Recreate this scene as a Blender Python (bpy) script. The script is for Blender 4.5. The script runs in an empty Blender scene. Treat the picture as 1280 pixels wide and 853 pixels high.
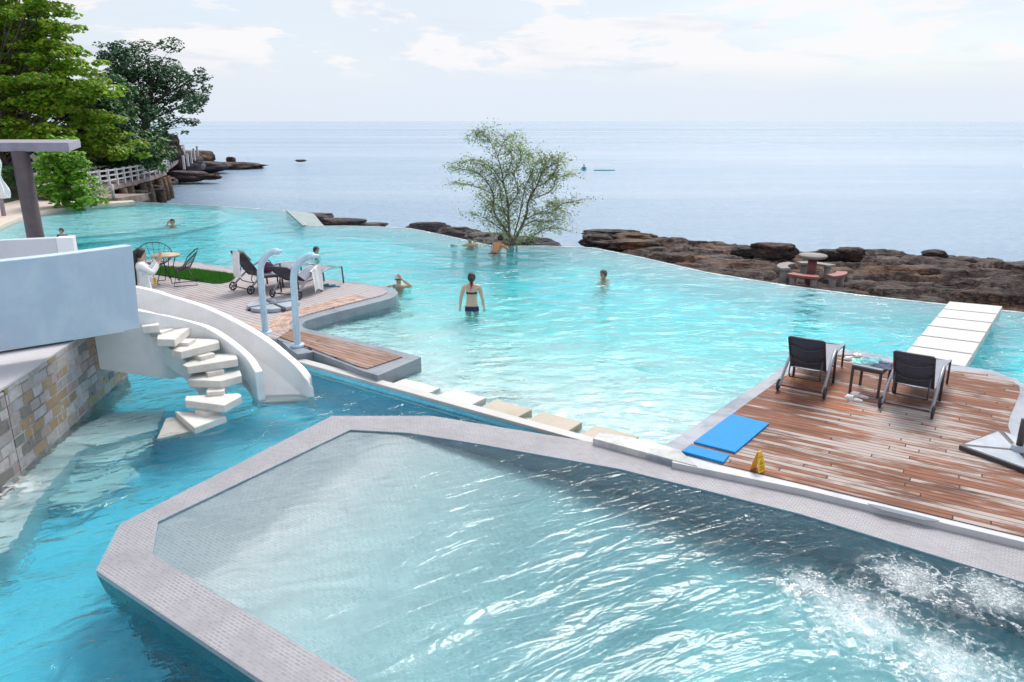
import bpy, bmesh, math, random
from mathutils import Vector, Matrix, noise as mnoise
R = math.radians
random.seed(7)
scene = bpy.context.scene
col = scene.collection

# ------------------------------------------------------------------ camera
FPX = 924.0                      # focal length in pixels of a 1280 wide picture
CAMZ = 4.05
PITCH = math.atan(275.0 / FPX)
cam_d = bpy.data.cameras.new('camera')
cam = bpy.data.objects.new('camera', cam_d)
col.objects.link(cam)
cam.location = (0, 0, CAMZ)
cam.rotation_euler = (R(90) - PITCH, 0, 0)
cam_d.sensor_width = 36
cam_d.lens = 36 * FPX / 1280
cam_d.clip_start = 0.05
cam_d.clip_end = 60000
scene.camera = cam

# ------------------------------------------------------------------ sky
SUN_EL, SUN_AZ = 51, 20          # azimuth clockwise from +Y
SKY_STRENGTH, SUN_STRENGTH, EXPOSURE = 0.1, 1.7, 0.53
w = bpy.data.worlds.new('World')
scene.world = w
w.use_nodes = True
nt = w.node_tree
nt.nodes.clear()
def wn(t, **k):
    n = nt.nodes.new(t)
    for a, b in k.items(): setattr(n, a, b)
    return n
sky = wn('ShaderNodeTexSky', sky_type='NISHITA', sun_disc=False, sun_elevation=R(SUN_EL), sun_rotation=R(SUN_AZ))
sky.air_density = 1.0; sky.dust_density = 1.5; sky.ozone_density = 1.5
tc = wn('ShaderNodeTexCoord')
sep = wn('ShaderNodeSeparateXYZ')
nt.links.new(tc.outputs['Generated'], sep.inputs[0])
def wmath(op, a, b=None, c=None, clamp=False):
    n = wn('ShaderNodeMath', operation=op); n.use_clamp = clamp
    for i, v in enumerate((a, b, c)):
        if v is None: continue
        if isinstance(v, (int, float)): n.inputs[i].default_value = v
        else: nt.links.new(v, n.inputs[i])
    return n.outputs[0]
def wnoise(scale, detail, rough, sx, sy, sz, off=0.0, dist=0.0):
    mp = wn('ShaderNodeMapping'); mp.inputs['Scale'].default_value = (sx, sy, sz)
    mp.inputs['Location'].default_value = (off, off * .7, off * .3)
    nt.links.new(tc.outputs['Generated'], mp.inputs[0])
    n = wn('ShaderNodeTexNoise'); n.inputs['Scale'].default_value = scale
    n.inputs['Detail'].default_value = detail; n.inputs['Roughness'].default_value = rough
    n.inputs['Distortion'].default_value = dist
    nt.links.new(mp.outputs[0], n.inputs['Vector'])
    return n.outputs[0]
def wramp(v, lo, hi):
    n = wn('ShaderNodeMapRange', interpolation_type='SMOOTHSTEP')
    nt.links.new(v, n.inputs[0]); n.inputs[1].default_value = lo; n.inputs[2].default_value = hi
    return n.outputs[0]
def wmix(f, a, b):
    n = wn('ShaderNodeMix', data_type='RGBA')
    for i, v in ((0, f), (6, a), (7, b)):
        if isinstance(v, (int, float)): n.inputs[i].default_value = v
        elif isinstance(v, tuple): n.inputs[i].default_value = (*v, 1)
        else: nt.links.new(v, n.inputs[i])
    return n.outputs[2]
z = sep.outputs[2]
# thin overcast veil
veil = wramp(wnoise(2.2, 5, .55, 1, 1, 3.0, 3.1), .25, .60)
veil_f = wmath('MULTIPLY_ADD', veil, .40, .55)
base = wmix(veil_f, sky.outputs[0], (5.5, 6.0, 6.6))
# brighter cumulus bank low over the sea and cloud heads above it
cum = wnoise(7.0, 10, .60, 1, 1, 3.6, 6.1, .2)
shape = wramp(cum, .455, .53)
band = wmath('MULTIPLY', wramp(z, .045, .07), wmath('SUBTRACT', 1.0, wramp(z, .30, .62)))
f1 = wmath('MULTIPLY', wmath('MULTIPLY', shape, band), .9)
base = wmix(f1, base, (6.75, 6.65, 6.75))
# grey-blue undersides and pale haze strip on the horizon
und = wramp(wnoise(5.0, 6, .5, 1, 1, 7.0, 4.7, .2), .52, .68)
base = wmix(wmath('MULTIPLY', wmath('MULTIPLY', und, band), .45), base, (4.7, 5.1, 6.0))
hz = wmath('SUBTRACT', 1.0, wramp(z, .02, .075))
base = wmix(wmath('MULTIPLY', hz, .75), base, (5.35, 5.9, 6.75))
# bright aureole where the sun stands behind thin cloud
_sd = (math.sin(R(SUN_AZ)) * math.cos(R(SUN_EL)), math.cos(R(SUN_AZ)) * math.cos(R(SUN_EL)), math.sin(R(SUN_EL)))
dp = wn('ShaderNodeVectorMath', operation='DOT_PRODUCT'); nt.links.new(tc.outputs['Generated'], dp.inputs[0]); dp.inputs[1].default_value = _sd
au = wramp(dp.outputs['Value'], math.cos(R(24)), math.cos(R(3)))
au = wmath('MULTIPLY', wmath('POWER', au, 1.6), wmath('MULTIPLY_ADD', wnoise(6, 6, .6, 1, 1, 1.4, 2.2, .4), 1.4, .3))
base = wmix(wmath('MINIMUM', au, 1.0), base, (46, 45, 43))
bg = wn('ShaderNodeBackground'); bg.inputs[1].default_value = SKY_STRENGTH
wo = wn('ShaderNodeOutputWorld')
nt.links.new(base, bg.inputs[0]); nt.links.new(bg.outputs[0], wo.inputs[0])

# ------------------------------------------------------------------ sun
sd = bpy.data.lights.new('sun', 'SUN'); sd.energy = SUN_STRENGTH; sd.angle = R(20); sd.color = (1, .95, .87)
so = bpy.data.objects.new('sun', sd); col.objects.link(so)
_d = Vector((math.sin(R(SUN_AZ)) * math.cos(R(SUN_EL)), math.cos(R(SUN_AZ)) * math.cos(R(SUN_EL)), math.sin(R(SUN_EL))))
so.rotation_euler = (-_d).to_track_quat('-Z', 'Y').to_euler()
so.location = (0, 0, 30)

vs = scene.view_settings
vs.view_transform = 'Standard'; vs.look = 'None'; vs.exposure = EXPOSURE; vs.gamma = 1
scene.display_settings.display_device = 'sRGB'
scene.cycles.max_bounces = 10
scene.cycles.transparent_max_bounces = 24
scene.cycles.use_denoising = True
scene.cycles.caustics_refractive = True
scene.cycles.sample_clamp_indirect = 30.0

# ------------------------------------------------------------------ pixel -> world on a level at height z / at distance y
_s, _c = math.sin(PITCH), math.cos(PITCH)
def ray(px, py):
    u, v = (px - 640) / FPX, (py - 426.5) / FPX
    return Vector((u, _c - v * _s, -_s - v * _c))
def P(px, py, z=0.0):
    d = ray(px, py)
    t = (z - CAMZ) / d.z
    return Vector((d.x * t, d.y * t, z))
def Q(px, py, y):
    d = ray(px, py)
    t = y / d.y
    return Vector((d.x * t, y, CAMZ + d.z * t))
def lerp(a, b, t): return a + (b - a) * t

# ------------------------------------------------------------------ objects
def tag(o, label=None, cat=None, group=None, kind=None):
    if label: o['label'] = label
    if cat: o['category'] = cat
    if group: o['group'] = group
    if kind: o['kind'] = kind
    return o
def empty(name, loc, rz=0.0, label=None, cat=None, group=None):
    o = bpy.data.objects.new(name, None); col.objects.link(o)
    o.location = loc; o.rotation_euler = (0, 0, rz); o.empty_display_size = .2
    return tag(o, label, cat, group)
def kids(o): return [c for c in bpy.data.objects if c.parent == o]
def copy_tree(o, parent=None):
    c = o.copy(); col.objects.link(c); c.parent = parent
    for ch in kids(o): copy_tree(ch, c)
    return c

class MB:
    def __init__(s): s.v = []; s.f = []; s.sm = []
    def add(s, vs, fs, smooth=False):
        n = len(s.v); s.v += [tuple(v) for v in vs]
        s.f += [tuple(i + n for i in f) for f in fs]; s.sm += [smooth] * len(fs)
        return s
    def box(s, c, sz, rot=None):
        c = Vector(c); h = Vector(sz) / 2
        vs = []
        for x in (-1, 1):
            for y in (-1, 1):
                for zz in (-1, 1):
                    p = Vector((x * h.x, y * h.y, zz * h.z))
                    if rot is not None: p = rot @ p
                    vs.append(c + p)
        return s.add(vs, [(0, 1, 3, 2), (4, 6, 7, 5), (0, 4, 5, 1), (2, 3, 7, 6), (0, 2, 6, 4), (1, 5, 7, 3)])
    def bar(s, a, b, wd, ht, up=(0, 0, 1)):
        a, b = Vector(a), Vector(b); d = (b - a); L = d.length
        if L < 1e-6: return s
        d.normalize(); u = Vector(up)
        x = d.cross(u)
        if x.length < 1e-3: x = d.cross(Vector((0, 1, 0)))
        x.normalize(); u = x.cross(d)
        m = Matrix((x, d, u)).transposed()
        return s.box((a + b) / 2, (wd, L, ht), m)
    def tube(s, pts, r, n=8, caps=True, closed=False, flat=1.0):
        pts = [Vector(p) for p in pts]; k = len(pts)
        rs = r if isinstance(r, (list, tuple)) else [r] * k
        vs = []; nrm = None
        for i in range(k):
            if closed: t = pts[(i + 1) % k] - pts[i - 1]
            else: t = pts[min(i + 1, k - 1)] - pts[max(i - 1, 0)]
            if t.length < 1e-9: t = Vector((0, 0, 1))
            t.normalize()
            if nrm is None:
                nrm = t.cross(Vector((0, 0, 1)))
                if nrm.length < 1e-3: nrm = t.cross(Vector((1, 0, 0)))
            nrm = nrm - t * nrm.dot(t)
            if nrm.length < 1e-6: nrm = t.cross(Vector((1, .3, .2)))
            nrm.normalize(); bi = t.cross(nrm)
            for j in range(n):
                a = 2 * math.pi * j / n
                vs.append(pts[i] + nrm * (math.cos(a) * rs[i]) + bi * (math.sin(a) * rs[i] * flat))
        fs = []
        for i in range(k if closed else k - 1):
            i2 = (i + 1) % k
            for j in range(n):
                j2 = (j + 1) % n
                fs.append((i * n + j, i * n + j2, i2 * n + j2, i2 * n + j))
        if caps and not closed:
            fs.append(tuple(range(n - 1, -1, -1))); fs.append(tuple((k - 1) * n + j for j in range(n)))
        return s.add(vs, fs, True)
    def prism(s, poly, z0, z1):
        n = len(poly)
        b = [(p[0], p[1], z0 if not callable(z0) else z0(p)) for p in poly]
        t = [(p[0], p[1], z1 if not callable(z1) else z1(p)) for p in poly]
        A = sum(poly[i][0] * poly[(i + 1) % n][1] - poly[(i + 1) % n][0] * poly[i][1] for i in range(n))
        if A < 0: b.reverse(); t.reverse()
        fs = [tuple(range(n - 1, -1, -1)), tuple(range(n, 2 * n))]
        for i in range(n):
            j = (i + 1) % n
            fs.append((i, j, n + j, n + i))
        return s.add(b + t, fs)
    def sheet(s, poly, zz):
        n = len(poly)
        A = sum(poly[i][0] * poly[(i + 1) % n][1] - poly[(i + 1) % n][0] * poly[i][1] for i in range(n))
        q = [(p[0], p[1], zz) for p in poly]
        if A < 0: q.reverse()
        return s.add(q, [tuple(range(n))])
    def ribbon(s, top, bot, th, side=1, smooth=True):
        """upright wall between a top line and a bottom line, thickness th to the left (+1) of its run"""
        top = [Vector(p) for p in top]; bot = [Vector(p) for p in bot]; n = len(top)
        vs = []
        for i in range(n):
            t = top[min(i + 1, n - 1)] - top[max(i - 1, 0)]
            t.z = 0; t.normalize(); nn = Vector((-t.y, t.x, 0)) * (th * side)
            vs += [top[i], bot[i], top[i] + nn, bot[i] + nn]
        fs = []; sm = []
        for i in range(n - 1):
            a, b = i * 4, i * 4 + 4
            fs += [(a, a + 1, b + 1, b), (a + 2, b + 2, b + 3, a + 3), (a, b, b + 2, a + 2), (a + 1, a + 3, b + 3, b + 1)]
        fs += [(0, 2, 3, 1), (4 * n - 4, 4 * n - 3, 4 * n - 1, 4 * n - 2)]
        return s.add(vs, fs, False)
    def ball(s, c, r, seg=16, rings=10, fn=None):
        c = Vector(c); rr = r if isinstance(r, (tuple, list, Vector)) else (r, r, r)
        vs = [c + Vector((0, 0, rr[2]))]
        for i in range(1, rings):
            th = math.pi * i / rings
            for j in range(seg):
                ph = 2 * math.pi * j / seg
                vs.append(c + Vector((rr[0] * math.sin(th) * math.cos(ph), rr[1] * math.sin(th) * math.sin(ph), rr[2] * math.cos(th))))
        vs.append(c - Vector((0, 0, rr[2])))
        if fn: vs = [fn(v) for v in vs]
        fs = [(0, 1 + j, 1 + (j + 1) % seg) for j in range(seg)]
        for i in range(rings - 2):
            a = 1 + i * seg
            fs += [(a + j, a + seg + j, a + seg + (j + 1) % seg, a + (j + 1) % seg) for j in range(seg)]
        a = 1 + (rings - 2) * seg; e = len(vs) - 1
        fs += [(a + j, e, a + (j + 1) % seg) for j in range(seg)]
        return s.add(vs, fs, True)
    def grid(s, fn, nu, nv, smooth=True):
        vs = [fn(i / nu, j / nv) for j in range(nv + 1) for i in range(nu + 1)]
        fs = [(j * (nu + 1) + i, j * (nu + 1) + i + 1, (j + 1) * (nu + 1) + i + 1, (j + 1) * (nu + 1) + i) for j in range(nv) for i in range(nu)]
        return s.add(vs, fs, smooth)
    def build(s, name, mat, parent=None, world=False, bevel=0.0, fix=True, segs=2):
        me = bpy.data.meshes.new(name)
        v = s.v
        if world and parent is not None:
            pm = parent.matrix_basis.copy()
            pp = parent.parent
            while pp is not None: pm = pp.matrix_basis @ pm; pp = pp.parent
            inv = pm.inverted()
            v = [tuple(inv @ Vector(p)) for p in v]
        me.from_pydata(v, [], s.f)
        me.polygons.foreach_set('use_smooth', s.sm)
        if len(s.f) == 1: fix = False
        if fix or bevel:
            bm = bmesh.new(); bm.from_mesh(me)
            if fix: bmesh.ops.recalc_face_normals(bm, faces=bm.faces)
            if bevel:
                es = [e for e in bm.edges if len(e.link_faces) == 2 and e.calc_face_angle(0) > .6]
                bmesh.ops.bevel(bm, geom=es, offset=bevel, segments=segs, affect='EDGES', profile=.6)
            bm.to_mesh(me); bm.free()
        me.update()
        o = bpy.data.objects.new(name, me); col.objects.link(o)
        if mat is not None: me.materials.append(mat)
        o.parent = parent
        return o

# ------------------------------------------------------------------ material kit
class NT:
    def __init__(s, name):
        s.m = bpy.data.materials.new(name); s.m.use_nodes = True
        s.t = s.m.node_tree; s.t.nodes.clear()
        s.out = s.t.nodes.new('ShaderNodeOutputMaterial')
    def n(s, t, **k):
        n = s.t.nodes.new(t)
        for a, b in k.items(): setattr(n, a, b)
        return n
    def put(s, sock, v):
        if v is None: return
        if isinstance(v, (int, float)): sock.default_value = v
        elif isinstance(v, (tuple, list, Vector)):
            v = tuple(v)
            sock.default_value = (*v, 1) if (len(v) == 3 and sock.type == 'RGBA') else v
        else: s.t.links.new(v, sock)
    def math(s, op, a, b=None, c=None, clamp=False):
        n = s.n('ShaderNodeMath', operation=op); n.use_clamp = clamp
        for i, v in enumerate((a, b, c)): s.put(n.inputs[i], v)
        return n.outputs[0]
    def mix(s, f, a, b):
        n = s.n('ShaderNodeMix', data_type='RGBA')
        s.put(n.inputs[0], f); s.put(n.inputs[6], a); s.put(n.inputs[7], b)
        return n.outputs[2]
    def pos(s, obj=False):
        if obj: return s.n('ShaderNodeTexCoord').outputs['Object']
        return s.n('ShaderNodeNewGeometry').outputs['Position']
    def map(s, v, scale=(1, 1, 1), rot=(0, 0, 0), loc=(0, 0, 0)):
        n = s.n('ShaderNodeMapping'); s.put(n.inputs[0], v)
        n.inputs['Scale'].default_value = scale; n.inputs['Rotation'].default_value = rot; n.inputs['Location'].default_value = loc
        return n.outputs[0]
    def noise(s, v, scale, detail=4, rough=.5, dist=0.0, color=False):
        n = s.n('ShaderNodeTexNoise'); s.put(n.inputs['Vector'], v)
        n.inputs['Scale'].default_value = scale; n.inputs['Detail'].default_value = detail
        n.inputs['Roughness'].default_value = rough; n.inputs['Distortion'].default_value = dist
        return n.outputs[1 if color else 0]
    def ramp(s, v, lo, hi, a=0.0, b=1.0):
        n = s.n('ShaderNodeMapRange', interpolation_type='SMOOTHSTEP')
        s.put(n.inputs[0], v); s.put(n.inputs[1], lo); s.put(n.inputs[2], hi); s.put(n.inputs[3], a); s.put(n.inputs[4], b)
        return n.outputs[0]
    def cramp(s, v, stops, const=False):
        n = s.n('ShaderNodeValToRGB'); cr = n.color_ramp
        if const: cr.interpolation = 'CONSTANT'
        while len(cr.elements) < len(stops): cr.elements.new(.5)
        for e, (p, c) in zip(cr.elements, stops): e.position = p; e.color = (*c, 1)
        s.put(n.inputs[0], v)
        return n.outputs[0]
    def dot(s, v, d):
        n = s.n('ShaderNodeVectorMath', operation='DOT_PRODUCT'); s.put(n.inputs[0], v); n.inputs[1].default_value = d
        return n.outputs['Value']
    def xyz(s, x, y, zz=0.0):
        n = s.n('ShaderNodeCombineXYZ')
        for i, v in enumerate((x, y, zz)): s.put(n.inputs[i], v)
        return n.outputs[0]
    def bump(s, h, strength=.3, dist=.02, normal=None):
        n = s.n('ShaderNodeBump'); s.put(n.inputs['Height'], h)
        n.inputs['Strength'].default_value = strength; n.inputs['Distance'].default_value = dist
        if normal is not None: s.put(n.inputs['Normal'], normal)
        return n.outputs[0]
    def bsdf(s, color=None, rough=.5, metal=0.0, normal=None, spec=.5, **k):
        b = s.n('ShaderNodeBsdfPrincipled')
        s.put(b.inputs['Base Color'], color); s.put(b.inputs['Roughness'], rough); s.put(b.inputs['Metallic'], metal)
        b.inputs['Specular IOR Level'].default_value = spec
        if normal is not None: s.put(b.inputs['Normal'], normal)
        for a, v in k.items(): s.put(b.inputs[a.replace('_', ' ')], v)
        return b.outputs[0]
    def done(s, surf, vol=None):
        s.t.links.new(surf, s.out.inputs['Surface'])
        if vol is not None: s.t.links.new(vol, s.out.inputs['Volume'])
        return s.m

def paint(name, c, rough=.5, var=.12, scale=6.0, metal=0.0, bump=.15, spec=.5, dirt=None, obj=True):
    k = NT(name); p = k.pos(obj)
    n1 = k.noise(p, scale, 5, .6); n2 = k.noise(p, scale * 7, 3, .6)
    lo = tuple(x * (1 - var) for x in c); hi = tuple(min(x * (1 + var), .95) for x in c)
    cc = k.mix(k.ramp(n1, .3, .7), lo, hi)
    if dirt: cc = k.mix(k.ramp(k.noise(p, scale * .6, 7, .65), .52, .75, 0, dirt[0]), cc, dirt[1])
    rr = k.math('MULTIPLY_ADD', n2, .25, rough - .12, True)
    return k.done(k.bsdf(cc, rr, metal, k.bump(n2, bump, .01), spec))
# ------------------------------------------------------------------ materials of the setting
def water_mat(name, sigma, waves, rough=.03, ior=1.33, foam=None, tint=(1, 1, 1), refr_ior=1.33):
    """clear water: Fresnel mirror over a refracting surface, absorption in the body of it.
    waves: list of (scale, sx, sy, rotation, bump distance, detail, distortion)"""
    k = NT(name); p = k.pos(); nrm = None
    for (sc, sx, sy, rz, dist, det, dd) in waves:
        v = k.xyz(k.math('MULTIPLY', k.dot(p, (math.cos(rz), math.sin(rz), 0)), sx), k.math('MULTIPLY', k.dot(p, (-math.sin(rz), math.cos(rz), 0)), sy), 0.0)
        h = k.noise(v, sc, det, .5, dd)
        nrm = k.bump(h, 1.0, dist, nrm)
    fr = k.n('ShaderNodeFresnel'); fr.inputs['IOR'].default_value = ior; k.put(fr.inputs['Normal'], nrm)
    gl = k.n('ShaderNodeBsdfGlossy'); gl.inputs['Roughness'].default_value = rough; k.put(gl.inputs['Normal'], nrm)
    if refr_ior:
        tr = k.n('ShaderNodeBsdfRefraction'); tr.inputs['IOR'].default_value = refr_ior; tr.inputs['Roughness'].default_value = 0
        k.put(tr.inputs['Normal'], nrm)
    else:
        tr = k.n('ShaderNodeBsdfTransparent')
    tr.inputs['Color'].default_value = (*tint, 1)
    mx = k.n('ShaderNodeMixShader'); k.put(mx.inputs[0], fr.outputs[0]); k.put(mx.inputs[1], tr.outputs[0]); k.put(mx.inputs[2], gl.outputs[0])
    surf = mx.outputs[0]
    if foam is not None:
        f = foam(k, p)
        df = k.bsdf((.86, .9, .92), .6, 0, None, .3)
        m2 = k.n('ShaderNodeMixShader'); k.put(m2.inputs[0], f); k.put(m2.inputs[1], surf); k.put(m2.inputs[2], df)
        surf = m2.outputs[0]
    va = k.n('ShaderNodeVolumeAbsorption')
    d = max(sigma) * 1.05
    va.inputs['Density'].default_value = d
    va.inputs['Color'].default_value = tuple(1 - x / d for x in sigma) + (1,)
    return k.done(surf, va.outputs[0])

def plank_mat(name, along, width, dry, wet, brown, wet_lo, wet_hi, seed=0.0):
    """old deck boards running in direction along (x, y): pale dry grain, dark wet streaks"""
    ax, ay = along; L = math.hypot(ax, ay); ax /= L; ay /= L
    k = NT(name); p = k.pos()
    u = k.dot(p, (ax, ay, 0)); v = k.dot(p, (-ay, ax, 0))
    vs_ = k.math('DIVIDE', v, width); idx = k.math('FLOOR', vs_); fr = k.math('SUBTRACT', vs_, idx)
    wn_ = k.n('ShaderNodeTexWhiteNoise', noise_dimensions='1D'); k.put(wn_.inputs['W'], k.math('ADD', idx, seed))
    rnd = wn_.outputs['Value']
    # board ends, staggered
    ul = k.math('DIVIDE', k.math('MULTIPLY_ADD', rnd, 3.0, u), 2.6)
    seg = k.math('FLOOR', ul); segf = k.math('SUBTRACT', ul, seg)
    wn2 = k.n('ShaderNodeTexWhiteNoise', noise_dimensions='2D'); k.put(wn2.inputs['Vector'], k.xyz(idx, seg))
    r2 = wn2.outputs['Value']
    grain = k.noise(k.xyz(k.math('MULTIPLY', u, 2.0), k.math('MULTIPLY', v, 60.0), r2), 1.0, 6, .6)
    patch = k.noise(k.xyz(k.math('MULTIPLY_ADD', rnd, .8, u), v, 0), .55, 4, .55, .4)
    streak = k.noise(k.xyz(k.math('MULTIPLY', u, 1.7), k.math('MULTIPLY', v, 11.0), r2), 1.0, 6, .68)
    t = k.math('ADD', k.math('ADD', patch, k.math('MULTIPLY_ADD', streak, .80, -.40)), k.math('MULTIPLY_ADD', r2, .20, -.10))
    wetf = k.ramp(t, wet_lo, wet_hi)
    cd = k.mix(grain, tuple(x * .78 for x in dry), tuple(min(x * 1.15, .9) for x in dry))
    cw = k.mix(k.ramp(grain, .3, .7), wet, brown)
    og = k.ramp(k.noise(k.xyz(k.math('MULTIPLY', u, .6), k.math('MULTIPLY', v, 1.5), 7.0), .8, 4, .6), .5, .72)
    cw = k.mix(k.math('MULTIPLY', og, .6), cw, tuple(min(x * s_, 1) for x, s_ in zip(brown, (1.5, 1.15, .7))))
    hs = k.n('ShaderNodeHueSaturation'); k.put(hs.inputs['Value'], k.math('MULTIPLY_ADD', r2, .75, .62)); k.put(hs.inputs['Color'], cw); cw = hs.outputs[0]
    c = k.mix(wetf, cd, cw)
    gap = k.math('MAXIMUM', k.ramp(k.math('ABSOLUTE', k.math('SUBTRACT', fr, .5)), .425, .475),
                 k.ramp(k.math('ABSOLUTE', k.math('SUBTRACT', segf, .5)), .4965, .499))
    c = k.mix(k.math('MULTIPLY', gap, .93), c, (.035, .025, .025))
    rough = k.math('MULTIPLY_ADD', wetf, -.18, .8)
    h = k.math('SUBTRACT', k.math('MULTIPLY', grain, .12), gap)
    return k.done(k.bsdf(c, rough, 0, k.bump(h, .6, .012), .16))

def mosaic_mat(name, along, c1, c2, grout, bw=.075, bh=.04, mortar=.05, rough=.35, wetness=None, dirt=.35):
    ax, ay = along; L = math.hypot(ax, ay); ax /= L; ay /= L
    k = NT(name); p = k.pos()
    u = k.dot(p, (ax, ay, 0)); v = k.math('ADD', k.dot(p, (-ay, ax, 0)), k.dot(p, (0, 0, 1)))
    br = k.n('ShaderNodeTexBrick'); k.put(br.inputs['Vector'], k.xyz(u, v))
    br.inputs['Scale'].default_value = 1; br.inputs['Brick Width'].default_value = bw; br.inputs['Row Height'].default_value = bh
    br.inputs['Mortar Size'].default_value = bh * mortar; br.inputs['Mortar Smooth'].default_value = .2
    br.inputs['Color1'].default_value = (0, 0, 0, 1); br.inputs['Color2'].default_value = (1, 1, 1, 1); br.inputs['Mortar'].default_value = (.5, .5, .5, 1)
    big = k.noise(p, 1.1, 6, .6)
    c = k.mix(br.outputs['Color'], c1, c2)
    c = k.mix(k.ramp(big, .35, .75, 0, dirt), c, tuple(x * .72 for x in c1))
    # lime-filled joints show only in patches
    jm = k.math('MULTIPLY', br.outputs['Fac'], k.ramp(k.noise(p, 2.3, 4, .6), .38, .6, .25, 1.0))
    c = k.mix(jm, c, grout)
    h = k.math('SUBTRACT', k.math('MULTIPLY', k.noise(p, 30, 2, .5), .25), br.outputs['Fac'])
    return k.done(k.bsdf(c, rough, 0, k.bump(h, .35, .004), .5))

def plaster_mat(name, c, stain, rough=.55, amt=.5):
    k = NT(name); p = k.pos()
    a = k.noise(p, 1.6, 7, .62, .6); b = k.noise(k.map(p, (3, 3, .6)), 1.5, 6, .65); f = k.noise(p, 45, 3, .6)
    cc = k.mix(k.ramp(a, .42, .75, 0, amt), c, stain)
    cc = k.mix(k.ramp(b, .5, .8, 0, amt * .6), cc, tuple(x * .85 for x in stain))
    return k.done(k.bsdf(cc, rough, 0, k.bump(k.math('MULTIPLY_ADD', a, 2.0, f), .18, .012), .4))

def rock_mat(name, dark, mid, rust, pale, sc=1.0, damp=.5):
    k = NT(name); p = k.pos()
    q = k.map(p, (1, 1, 3.2))
    a = k.noise(q, .9 * sc, 8, .62, .5); b = k.noise(q, 4.5 * sc, 7, .68, .3); cc_ = k.noise(p, .5 * sc, 4, .55)
    vo = k.n('ShaderNodeTexVoronoi', feature='DISTANCE_TO_EDGE'); k.put(vo.inputs['Vector'], k.map(p, (1, 1.5, 2), (.1, .1, .6))); vo.inputs['Scale'].default_value = 1.3 * sc
    crack = k.math('MULTIPLY', k.ramp(vo.outputs['Distance'], .0, .04, 1, 0), k.ramp(a, .40, .6))
    c = k.mix(k.ramp(b, .32, .68), dark, mid)
    c = k.mix(k.math('MULTIPLY', k.ramp(cc_, .48, .66), k.ramp(b, .3, .7, .3, .9)), c, rust)
    c = k.mix(k.ramp(k.math('MULTIPLY', a, b), .33, .42, 0, .8), c, pale)
    c = k.mix(k.math('MULTIPLY', crack, .6), c, tuple(x * .35 for x in dark))
    r = k.ramp(a, .35, .65, .5, .95)
    h = k.math('SUBTRACT', k.math('MULTIPLY_ADD', b, .5, a), k.math('MULTIPLY', crack, .35))
    return k.done(k.bsdf(c, r, 0, k.bump(h, 1.0, .22), .2))

def leaf_mat(name, cols, rough=.45, trans=.35):
    k = NT(name)
    g = k.n('ShaderNodeNewGeometry')
    c = k.cramp(g.outputs['Random Per Island'], [(i / max(1, len(cols) - 1), c_) for i, c_ in enumerate(cols)])
    n = k.noise(k.pos(), .45, 3, .5)
    c = k.mix(k.ramp(n, .35, .7, 0, .45), c, cols[0])
    b = k.n('ShaderNodeBsdfPrincipled'); k.put(b.inputs['Base Color'], c); b.inputs['Roughness'].default_value = rough
    b.inputs['Specular IOR Level'].default_value = .35
    t = k.n('ShaderNodeBsdfTranslucent'); k.put(t.inputs['Color'], c)
    m = k.n('ShaderNodeMixShader'); m.inputs[0].default_value = trans
    k.put(m.inputs[1], b.outputs[0]); k.put(m.inputs[2], t.outputs[0])
    return k.done(m.outputs[0])

def bark_mat(name, a, b):
    k = NT(name); p = k.pos()
    n = k.noise(k.map(p, (6, 6, 1.4)), 2.0, 6, .65)
    return k.done(k.bsdf(k.mix(k.ramp(n, .35, .65), a, b), .85, 0, k.bump(n, .6, .03), .2))

# ------------------------------------------------------------------ levels
ZD, ZRIM, ZLED, ZSEA, ZCH = .22, .16, .10, -1.5, -.03

# outlines on the photograph, carried to their real level
spa_out = [P(*q, ZRIM) for q in ((120, 713), (150, 655), (415, 520), (540, 520), (741, 553), (840, 579), (1005, 613), (1150, 648), (1280, 679), (1500, 733))]
spa_in = [P(*q, ZRIM) for q in ((190, 693), (197, 652), (438, 537), (512, 541), (600, 555), (690, 571), (775, 586), (1000, 642), (1280, 728), (1500, 797))]
near_o = P(330, 853, ZRIM); near_i = P(450, 853, ZRIM)
eo = (near_o - spa_out[0]).normalized(); ei = (near_i - spa_in[0]).normalized()
spa_near_o = spa_out[0] + eo * 4.2
spa_near_i = spa_in[0] + ei * 3.7
endx = spa_out[-1].x
spa_close_o = Vector((endx, 1.2, ZRIM)); spa_close_i = Vector((spa_in[-1].x, 1.6, ZRIM))

LED_A, LED_B = P(387, 455.5, ZLED), P(743, 554, ZLED)
led_u = (LED_B - LED_A).normalized(); led_n = Vector((-led_u.y, led_u.x, 0))      # towards the sea

inf_px = [(-60, 253), (60, 253), (150, 252.5), (172, 252.5), (215, 255), (290, 259), (352, 263.5), (363, 268), (379, 281), (398, 283), (430, 282.5), (470, 283.5), (512, 286), (545, 292.5), (575, 299), (605, 306), (625, 308), (680, 307.5),
          (740, 310), (800, 322), (880, 340.5), (980, 357), (1080, 370), (1180, 381), (1280, 391.5), (1400, 403), (1550, 416)]
inf = [P(x, y, 0) for x, y in inf_px]
nin = []
for i, q in enumerate(inf):
    t = inf[min(i + 1, len(inf) - 1)] - inf[max(i - 1, 0)]; t.z = 0; t.normalize(); nin.append(Vector((t.y, -t.x, 0)))
main_poly = inf + [P(1600, 700, 0), P(1280, 684, 0), LED_B.copy(), LED_A.copy(), P(345, 432, 0), P(240, 395, 0), P(150, 372, 0), P(20, 365, 0), P(-150, 350, 0)]
for q in main_poly: q.z = 0

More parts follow.
